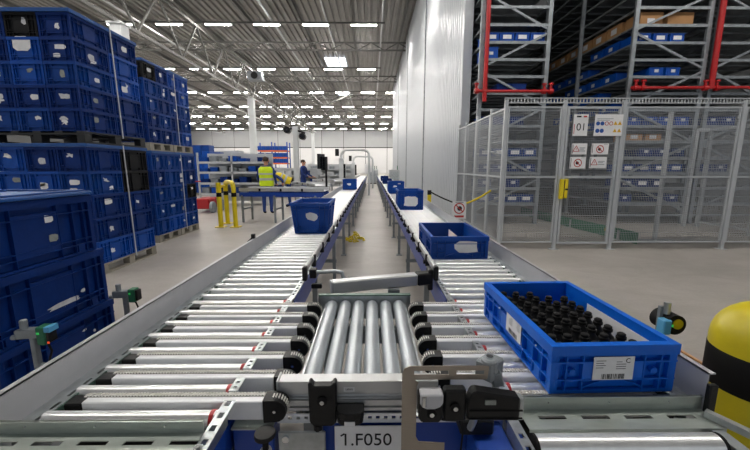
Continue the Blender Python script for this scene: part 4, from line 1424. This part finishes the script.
MB().cyl((6.22, RY - .14, 3.32), (9.9, RY - .14, 3.34), .035, 12).build('cross_pipe', 'redpipe', t, smooth=True)
MB().cyl((8.14, RY - .14, 3.30), (8.14, RY - .14, 7.4), .06, 12).build('riser', 'redpipe', t, smooth=True)
for xx in (6.32, 6.5, 8.0, 8.28):
    MB().cyl((xx - .05, RY - .14, 3.32), (xx + .05, RY - .14, 3.32), .06, 12).cyl((xx, RY - .14, 3.32), (xx, RY - .14, 3.48), .03, 10).cyl((xx, RY - .14, 3.46), (xx, RY - .14, 3.50), .055, 12).build('valve_fitting', 'redpipe', t, smooth=True)

# ================================================================== MID-GROUND LEFT
# three-legged hoop guard
t = thing('hoop_guard', (-3.55, 8.55, 0), 'yellow tubular hoop guard with black bands on the floor', 'hoop guard')
def arch(a, b, h, r):
    a, b = Vector(a), Vector(b)
    d = (b - a).normalized()
    pts = [a, a + Vector((0, 0, h - r))]
    for k in range(1, 6):
        q = R(18 * k)
        pts.append(a + d * (r - r * math.cos(q)) + Vector((0, 0, h - r + r * math.sin(q))))
    for k in range(0, 5):
        q = R(90 - 18 * k)
        pts.append(b - d * (r - r * math.cos(q)) + Vector((0, 0, h - r + r * math.sin(q))))
    pts += [b + Vector((0, 0, h - r)), b]
    return pts
A, B, C = (-3.70, 8.45, 0), (-3.76, 9.00, 0), (-3.34, 8.45, 0)
MB().tube(arch(B, C, 1.08, .16), .055, 14).build('hoop', 'yellow', t, smooth=True)
MB().tube([A, (A[0], A[1], 1.08)], .058, 14).build('hoop', 'yellow', t, smooth=True)
MB().bar((-3.70, 8.45, .98), (-3.74, 8.85, .98), .06, .06).build('link', 'yellow', t)
for q in (A, B, C):
    MB().cyl((q[0], q[1], .74), (q[0], q[1], .84), .0595, 14).build('black_band', 'rubber', t, smooth=True)
    MB().box(q[0] - .11, q[0] + .11, q[1] - .11, q[1] + .11, 0, .015).build('foot_plate', 'yellow', t)

# red hand cart
t = thing('hand_cart', (-5.4, 11.4, 0), 'red hand cart with a grey wheel behind the hoop guard', 'cart')
MB().box(-5.70, -5.2, 11.1, 11.9, .12, .45).build('body', 'red', t, .03)
for yy in (11.15, 11.8):
    MB().cyl((-5.06, yy, .18), (-5.14, yy, .18), .18, 20).build('wheel', 'galv_dull', t, smooth=True)
MB().tube([(-5.7, 11.15, .5), (-5.75, 11.1, 1.0), (-5.4, 11.1, 1.0)], .02, 8).build('handle', 'red', t, smooth=True)

def side_conveyor(a, b, w, z, label, legs, band='paint_blue'):
    a, b = Vector((*a, z)), Vector((*b, z))
    d = (b - a).normalized()
    s = d.cross(Vector((0, 0, 1)))
    t = thing('belt_conveyor', ((a + b) / 2)[:2] + (0,), label, 'conveyor')
    MB().bar(a, b, w, .02).build('belt', 'beam', t)
    for k in (-1, 1):
        o = s * k * w / 2
        MB().bar(a + o + Vector((0, 0, -.10)), b + o + Vector((0, 0, -.10)), .03, .11).build('side_band', band, t)
        MB().bar(a + o + Vector((0, 0, .03)), b + o + Vector((0, 0, .03)), .04, .09).build('guide_rail', 'alu', t)
        for q in legs:
            P = a.lerp(b, q) + o
            MB().box(P.x - .025, P.x + .025, P.y - .025, P.y + .025, 0, z - .12).build('leg', 'galv_dull', t)
    for q in legs:
        P, Q = a.lerp(b, q) - s * w / 2, a.lerp(b, q) + s * w / 2
        MB().bar((P.x, P.y, .35), (Q.x, Q.y, .35), .03, .04).build('cross_bar', 'galv_dull', t)
    n_ = int((b - a).length / .5)
    for k in range(1, n_):
        P = a.lerp(b, k / n_) + s * w / 2 * 1.02 + Vector((0, 0, .02))
        MB().box(P.x - .025, P.x + .025, P.y - .03, P.y + .03, P.z - .03, P.z + .04).build('rail_clamp', 'black', t)
    return t
side_conveyor((-3.45, 9.45), (-1.20, 9.2), .55, .84, 'pale belt conveyor with a blue side band joining the left lane', (.03, .42, .9))
side_conveyor((-2.75, 13.4), (-1.62, 11.5), .55, .84, 'white belt conveyor curving in behind, beside the monitor', (.1, .5, .9), 'alu')
side_conveyor((-2.6, 16.5), (-1.5, 15.6), .5, .84, 'far pale conveyor spur beside the white portal frame', (.1, .9), 'alu')

# flow racks with bins
def flow_rack(cx, cy, w, d, levels, label, gid, bins=7, mlist=('blue', 'blue_dark', 'galv_dull')):
    t = thing('flow_rack', (cx, cy, 0), label, 'rack')
    for sx in (-1, 0, 1):
        for sy in (-1, 1):
            MB().box(cx + sx * w / 2 - .03, cx + sx * w / 2 + .03, cy + sy * d / 2 - .03, cy + sy * d / 2 + .03, 0, levels[-1] + .35).build('post', 'alu', t)
    for z in levels:
        MB().box(cx - w / 2, cx + w / 2, cy - d / 2 - .03, cy - d / 2, z - .05, z + .03).build('shelf_edge', 'alu', t)
        MB().box(cx - w / 2, cx + w / 2, cy - d / 2, cy + d / 2, z - .03, z - .01).build('shelf', 'galv_dull', t)
    MB().box(cx - w / 2, cx + w / 2, cy + d / 2, cy + d / 2 + .02, .1, levels[-1] + .35).build('back_sheet', 'alu', t)
    rr = random.Random(hash(gid) % 1000 if False else len(gid) * 7)
    for li, z in enumerate(levels):
        for k in range(bins):
            if rr.random() < .12: continue
            T = thing('storage_bin', (cx - w / 2 + w * (k + .5) / bins, cy - d / 2 + .33, z - .007), 'small bin, %s shelf of the %s, %s from left' % (LV[li], gid, 'first second third fourth fifth sixth seventh eighth'.split()[k]), 'bin')
            m = rr.choice(mlist)
            link(bin_mesh(m, W=w / bins * .82, L=.55, H=rr.choice((.16, .2, .24))), 'body', T)
flow_rack(-5.2, 13.6, 2.5, .9, (.45, .85, 1.25, 1.62), 'pale shelving with blue bins behind the hoop guard', 'shelving behind the hoop guard')
flow_rack(-4.2, 17.2, 3.2, .9, (.35, .70, 1.05), 'pale shelving with dark bins behind the worker in the vest', 'shelving behind the vest worker', 8, ('galv_dull', 'blue_dark', 'alu'))
flow_rack(-2.9, 24.0, 3.0, .9, (.5, .9, 1.3), 'grey shelving in the distance beside the monitor', 'shelving beside the monitor', 8, ('galv_dull', 'alu', 'alu'))
flow_rack(-10.2, 22.0, 4.2, .9, (.6, 1.1, 1.6, 2.1), 'pale shelving far left beyond the tote stacks', 'far left shelving', 8, ('blue', 'blue_mid', 'alu'))

# orange-beam rack with blue totes far back
t = thing('pallet_rack', (-11.2, 40, 0), 'distant rack with orange beams full of blue totes', 'rack')
for xx in (-12.9, -11.2, -9.5):
    MB().box(xx - .06, xx + .06, 39.9, 40.0, 0, 4.2).box(xx - .06, xx + .06, 41.2, 41.3, 0, 4.2).build('upright', 'paint_blue', t)
for z in (.9, 1.9, 2.55, 3.3):
    MB().box(-12.9, -9.5, 39.86, 39.92, z - .14, z).box(-12.9, -9.5, 41.2, 41.26, z - .14, z).build('beam', 'orange', t)
    MB().box(-12.9, -9.5, 39.92, 41.2, z - .03, z).build('deck', 'rackshelf', t)
    for k in range(7):
        T = thing('storage_bin', (-12.62 + k * .475, 40.32, z + .003), 'blue tote on the %s level of the orange-beam rack, %s from the left' % ({.9: 'lowest', 1.9: 'second', 2.55: 'third', 3.3: 'top'}[z], 'first second third fourth fifth sixth seventh'.split()[k]), 'bin')
        link(bin_mesh('blue', W=.44, L=.6, H=.46), 'body', T)
# block of stacked totes between the far stack and the column
for i, (xx, yy) in enumerate(((-9.5, 18.6), (-8.6, 18.6), (-10.4, 18.6))):
    pl = thing('tote_block_pallet', (xx, yy, 0), 'pallet carrying a distant block of blue totes, %s of three' % ('middle', 'right', 'left')[i], 'pallet')
    MB().box(xx - .4, xx + .4, yy - .6, yy + .6, .10, .144).box(xx - .4, xx + .4, yy - .6, yy - .5, 0, .1).box(xx - .4, xx + .4, yy + .5, yy + .6, 0, .1).build('deck', 'wood', pl)
    for r_ in range(8):
        for k in range(2):
            T = thing('tote', (xx - .2 + .4 * k, yy - .3, .144 + .3 * r_), 'blue tote in the distant %s block, %s row from the floor, %s column' % (('middle', 'right', 'left')[i], LV[r_], ('left', 'right')[k]), 'tote')
            link(bin_mesh(random.choice(('blue', 'blue_mid')), W=.39, L=.6, H=.295), 'body', T)

# monitor on a stand
t = thing('monitor', (-1.55, 11.0, 0), 'black monitor turned edge-on upon a dark pole', 'monitor')
MB().bar((-1.66, 10.85, 1.62), (-1.50, 11.15, 1.62), .06, .46).build('screen', 'screen', t, .01)
MB().bar((-1.56, 10.95, 1.56), (-1.42, 11.2, 1.56), .06, .42).build('screen', 'screen', t, .01)
MB().box(-1.46, -1.40, 10.99, 11.05, .02, 1.75).build('pole', 'black', t)
MB().box(-1.62, -1.26, 10.85, 11.2, 0, .02).build('base', 'black', t)
# scanner gantry
t = thing('scanner_mast', (-2.97, 14, 0), 'white mast with two black scanner heads on side arms', 'mast')
MB().box(-3.08, -2.88, 13.9, 14.1, 0, 3.0).build('mast', 'column', t, .01)
MB().bar((-3.4, 14, 3.0), (-2.6, 14, 2.75), .06, .06).build('arm', 'black', t)
for xx, zz in ((-3.28, 2.86), (-2.70, 2.62)):
    h = MB().cyl((xx, 13.85, zz), (xx, 14.1, zz), .13, 18).build('scanner_head', 'black', t, smooth=True)
    MB().cyl((xx, 13.84, zz), (xx, 13.85, zz), .08, 16).build('lens', 'screen', h)
# white portal frames over the lanes
for i, (x0, x1, yy, zt) in enumerate(((-1.55, -.15, 18.0, 2.3), (-1.25, .05, 24.0, 2.15))):
    t = thing('portal_frame', ((x0 + x1) / 2, yy, 0), ('white portal frame over the left lane with a camera box', 'farther white portal frame over the left lane')[i], 'frame')
    MB().tube(arch((x0, yy, 0), (x1, yy, 0), zt, .25), .06, 10).build('arch', 'column', t, smooth=True)
    MB().box(x0 - .12, x0 + .12, yy - .1, yy + .1, .0, zt * .82).build('cabinet_post', 'column', t, .01)
    MB().box(x0 - .30, x0 - .12, yy - .12, yy + .1, zt - .30, zt + .05).build('camera_box', 'black', t, .01)
    MB().box(x0 + .10, x0 + .2, yy - .1, yy + .1, .9, 1.6).build('screen', 'screen', t)
    MB().box(x1 - .2, x1 - .05, yy - .1, yy + .1, 1.1, 1.6).build('notice', 'paper', t)
# far lane machinery
for i, (xx, yy) in enumerate(((-.0, 31), (-1.8, 28), (1.7, 27), (-2.6, 31), (.2, 34))):
    t = thing('machine_cabinet', (xx, yy, 0), 'grey machine cabinet at the far lane end, %s' % ('in the aisle', 'left of the lane', 'right of the lane', 'far left one', 'rearmost one')[i], 'cabinet')
    MB().box(xx - .4, xx + .4, yy - .3, yy + .3, .06, 1.25).build('body', ('alu', 'farwall', 'alu', 'farwall', 'alu')[i], t, .02)
    MB().box(xx - .33, xx + .33, yy - .315, yy - .3, .2, 1.1).build('door', 'galv', t, .005)
    MB().box(xx - .4, xx + .4, yy - .3, yy + .3, 0, .06).build('plinth', 'black', t)
    MB().cyl((xx + .25, yy, 1.25), (xx + .25, yy, 1.55), .03, 10).build('signal_mast', 'signred' if i % 2 else 'green', t)
# yellow chain heap on the aisle floor
t = thing('chain_heap', (-.34, 6.8, 0), 'small heap of yellow plastic chain on the aisle floor', 'chain')
rr = random.Random(5)
for k in range(46):
    a_ = rr.uniform(0, 6.28); r_ = rr.uniform(0, .17)
    cx_, cy_, cz_ = -.34 + r_ * math.cos(a_) * 1.2, 6.8 + r_ * math.sin(a_), .02 + max(0, .17 - r_) * rr.random()
    tl = rr.uniform(0, 3.14)
    pts = []
    for q in range(9):
        b_ = 2 * math.pi * q / 8
        u, w_ = .034 * math.cos(b_), .020 * math.sin(b_)
        pts.append((cx_ + u * math.cos(tl), cy_ + u * math.sin(tl), cz_ + w_ * (1 if k % 2 else .3)))
    MB().tube(pts, .009, 6).build('chain_link', 'yellow', t, smooth=True)

# ================================================================== PEOPLE
def person(name, label, loc, rz, joints, radii, edges, zones, extra):
    """one continuous skinned body; zones(p)->material index"""
    root = thing(name, loc, label, 'person', None, rz)
    names = list(joints)
    me = bpy.data.meshes.new('skeleton')
    me.from_pydata([joints[n_] for n_ in names], [(names.index(a), names.index(b)) for a, b in edges], [])
    o = bpy.data.objects.new('tmp', me)
    COL.objects.link(o)
    md = o.modifiers.new('skin', 'SKIN')
    md.use_smooth_shade = True
    for i, n_ in enumerate(names):
        sv = me.skin_vertices[0].data[i]
        r_ = radii[n_]
        sv.radius = r_ if isinstance(r_, tuple) else (r_, r_)
        sv.use_root = (n_ == 'pelvis')
    sd = o.modifiers.new('sub', 'SUBSURF'); sd.levels = 2; sd.render_levels = 2
    dg = bpy.context.evaluated_depsgraph_get()
    bme = bpy.data.meshes.new_from_object(o.evaluated_get(dg))
    bpy.data.objects.remove(o)
    bme.materials.clear()
    for m_ in ('skin', 'cloth_blue', 'cloth_dark', 'rubber'):
        bme.materials.append(M[m_])
    for p in bme.polygons:
        p.material_index = zones(p.center)
        p.use_smooth = True
    bme.name = 'body'
    link(bme, 'body', root)
    extra(root)
    return root
def skeleton(arm='down', bend=0.):
    J = dict(pelvis=(0, 0, .95), spine=(0, .01, 1.12), chest=(0, .01, 1.30), upper=(0, 0, 1.42), neck=(0, -.0, 1.50), head0=(0, -.015, 1.57), head1=(0, -.02, 1.65), head2=(0, -.01, 1.71))
    Rr = dict(pelvis=(.16, .11), spine=(.145, .105), chest=(.165, .115), upper=(.12, .09), neck=.055, head0=(.068, .08), head1=(.078, .095), head2=(.055, .065))
    Ed = [('pelvis', 'spine'), ('spine', 'chest'), ('chest', 'upper'), ('upper', 'neck'), ('neck', 'head0'), ('head0', 'head1'), ('head1', 'head2')]
    for s, n_ in ((-1, 'l'), (1, 'r')):
        J['hip' + n_] = (.10 * s, 0, .88); J['knee' + n_] = (.11 * s, -.02, .50); J['ankle' + n_] = (.11 * s, .02, .10); J['toe' + n_] = (.12 * s, -.14, .04)
        Rr['hip' + n_] = .095; Rr['knee' + n_] = .068; Rr['ankle' + n_] = .048; Rr['toe' + n_] = .042
        J['sho' + n_] = (.19 * s, 0, 1.41)
        Rr['sho' + n_] = .065; Rr['elb' + n_] = .048; Rr['wri' + n_] = .032; Rr['palm' + n_] = (.038, .02)
        if arm == 'down':
            J['elb' + n_] = (.26 * s, .02, 1.15); J['wri' + n_] = (.25 * s, -.12, .97); J['palm' + n_] = (.24 * s, -.19, .93)
        else:
            J['elb' + n_] = (.25 * s, -.06, 1.16); J['wri' + n_] = (.20 * s, -.30, 1.05); J['palm' + n_] = (.19 * s, -.38, 1.03)
        Ed += [('pelvis', 'hip' + n_), ('hip' + n_, 'knee' + n_), ('knee' + n_, 'ankle' + n_), ('ankle' + n_, 'toe' + n_),
               ('upper', 'sho' + n_), ('sho' + n_, 'elb' + n_), ('elb' + n_, 'wri' + n_), ('wri' + n_, 'palm' + n_)]
        px_, py_, pz_ = J['palm' + n_]
        for f, (dx, ln) in enumerate(((-.027, .07), (-.009, .08), (.009, .075), (.027, .06), (-.05 * s, .045))):
            a, b = 'f%d%s' % (f, n_), 'g%d%s' % (f, n_)
            if f < 4:
                J[a] = (px_ + dx, py_ - .045, pz_ - .012); J[b] = (px_ + dx, py_ - .045 - ln * .55, pz_ - .012 - ln * .5)
            else:
                J[a] = (px_ + dx * .8, py_ - .01, pz_ - .005); J[b] = (px_ + dx, py_ - .05, pz_ - .02)
            Rr[a] = .010; Rr[b] = .008
            Ed += [('palm' + n_, a), (a, b)]
    if bend:
        for n_, (x, y, z) in list(J.items()):
            if z > .96 or n_[:4] in ('palm',) or n_[:3] in ('wri', 'elb') or n_[0] in 'fg' and n_[1].isdigit():
                dz = z - .95
                J[n_] = (x, y * math.cos(bend) - dz * math.sin(bend), .95 + dz * math.cos(bend) + y * math.sin(bend))
    return J, Rr, Ed
def zones_for(bend=0.):
    def z_(p):
        x, y, z = p
        if bend:
            dz, yy = z - .95, y
            y, z = (yy * math.cos(bend) + dz * math.sin(bend), .95 + dz * math.cos(bend) - yy * math.sin(bend)) if z > .9 else (y, z)
        if z > 1.50: return 0
        if z < .09: return 3
        if z < .93 and abs(x) < .2 and y > -.12: return 2
        if (y < -.15 and abs(x) > .12 and z > .8) and (y < -.33 or z < .965): return 0
        return 1
    return z_
def head_bits(root, hair='hair', bend=0., vest=True, m='hivis'):
    def tr(p):
        if not bend: return p
        dz = p[2] - .95
        return (p[0], p[1] * math.cos(bend) - dz * math.sin(bend), .95 + dz * math.cos(bend) + p[1] * math.sin(bend))
    mb = MB()
    mb.lathe([(.083, -.03), (.092, .02), (.085, .06), (.06, .095), (.02, .11)], 16, (0, 0, 1.655))
    mb.v = [tr((p[0] * .95, p[1] * 1.12 + .012, p[2])) for p in mb.v]
    mb.build('hair', hair, root, smooth=True, world=False)
    mb = MB()
    mb.prism([(-.014, 1.60), (.014, 1.60), (0, 1.65)], 'y', -.132, -.10)
    mb.v = [tr(p) for p in mb.v]
    mb.build('nose', 'skin', root, world=False)
    for s in (-1, 1):
        mb = MB().cyl((s * .032, -.104, 1.655), (s * .032, -.114, 1.655), .010, 8); mb.v = [tr(p) for p in mb.v]
        mb.build('eye', 'print', root, world=False)
        mb = MB().cyl((s * .080, -.005, 1.63), (s * .098, .005, 1.635), .028, 10); mb.v = [tr(p) for p in mb.v]
        mb.build('ear', 'skin', root, world=False)
    mb = MB().box(-.025, .025, -.106, -.098, 1.572, 1.580); mb.v = [tr(p) for p in mb.v]
    mb.build('mouth', 'signred', root, world=False)
    if vest:
        def shell(z0, z1, k, m_, nm):
            secs = [(z, w, d) for z, w, d in ((.88, .205, .150), (.95, .21, .155), (1.05, .205, .150), (1.12, .205, .150), (1.17, .21, .155), (1.22, .215, .158), (1.27, .22, .160), (1.34, .222, .158), (1.40, .215, .14), (1.46, .16, .10)) if z0 - .001 <= z <= z1 + .001]
            mb = MB()
            n_ = 20
            vs2, fs2 = [], []
            for z, w, d in secs:
                for q in range(n_):
                    a_ = 2 * math.pi * q / n_
                    c_, s_ = math.cos(a_), math.sin(a_)
                    vs2.append(tr(((w + k) * math.copysign(abs(c_) ** .7, c_), .005 + (d + k) * math.copysign(abs(s_) ** .7, s_), z)))
            for i in range(len(secs) - 1):
                for q in range(n_):
                    fs2.append((i * n_ + q, i * n_ + (q + 1) % n_, (i + 1) * n_ + (q + 1) % n_, (i + 1) * n_ + q))
            mb.add(vs2, fs2)
            return mb.build(nm, m_, root, smooth=True, world=False)
        v_ = shell(.88, 1.46, 0, m, 'vest')
        for a_, b_ in ((1.05, 1.12), (1.22, 1.27)):
            t_ = shell(a_, b_, .004, 'reflect', 'reflective_band')
            t_.parent = v_
J, Rr, Ed = skeleton('down')
person('person', 'worker seen from behind in a yellow-green vest over blue workwear', (-3.22, 10.75, 0), R(180), J, Rr, Ed, zones_for(), lambda r_: head_bits(r_))
J, Rr, Ed = skeleton('front')
person('person', 'worker in blue workwear standing beside the white scanner mast', (-2.95, 15.2, 0), R(75), J, Rr, Ed, zones_for(), lambda r_: head_bits(r_, vest=False))
J, Rr, Ed = skeleton('front', 1.15)
person('person', 'worker in a yellow vest bending over behind the conveyors', (-3.02, 12.75, 0), R(-75), J, Rr, Ed, zones_for(1.15), lambda r_: head_bits(r_, bend=1.15, m='yellow'))
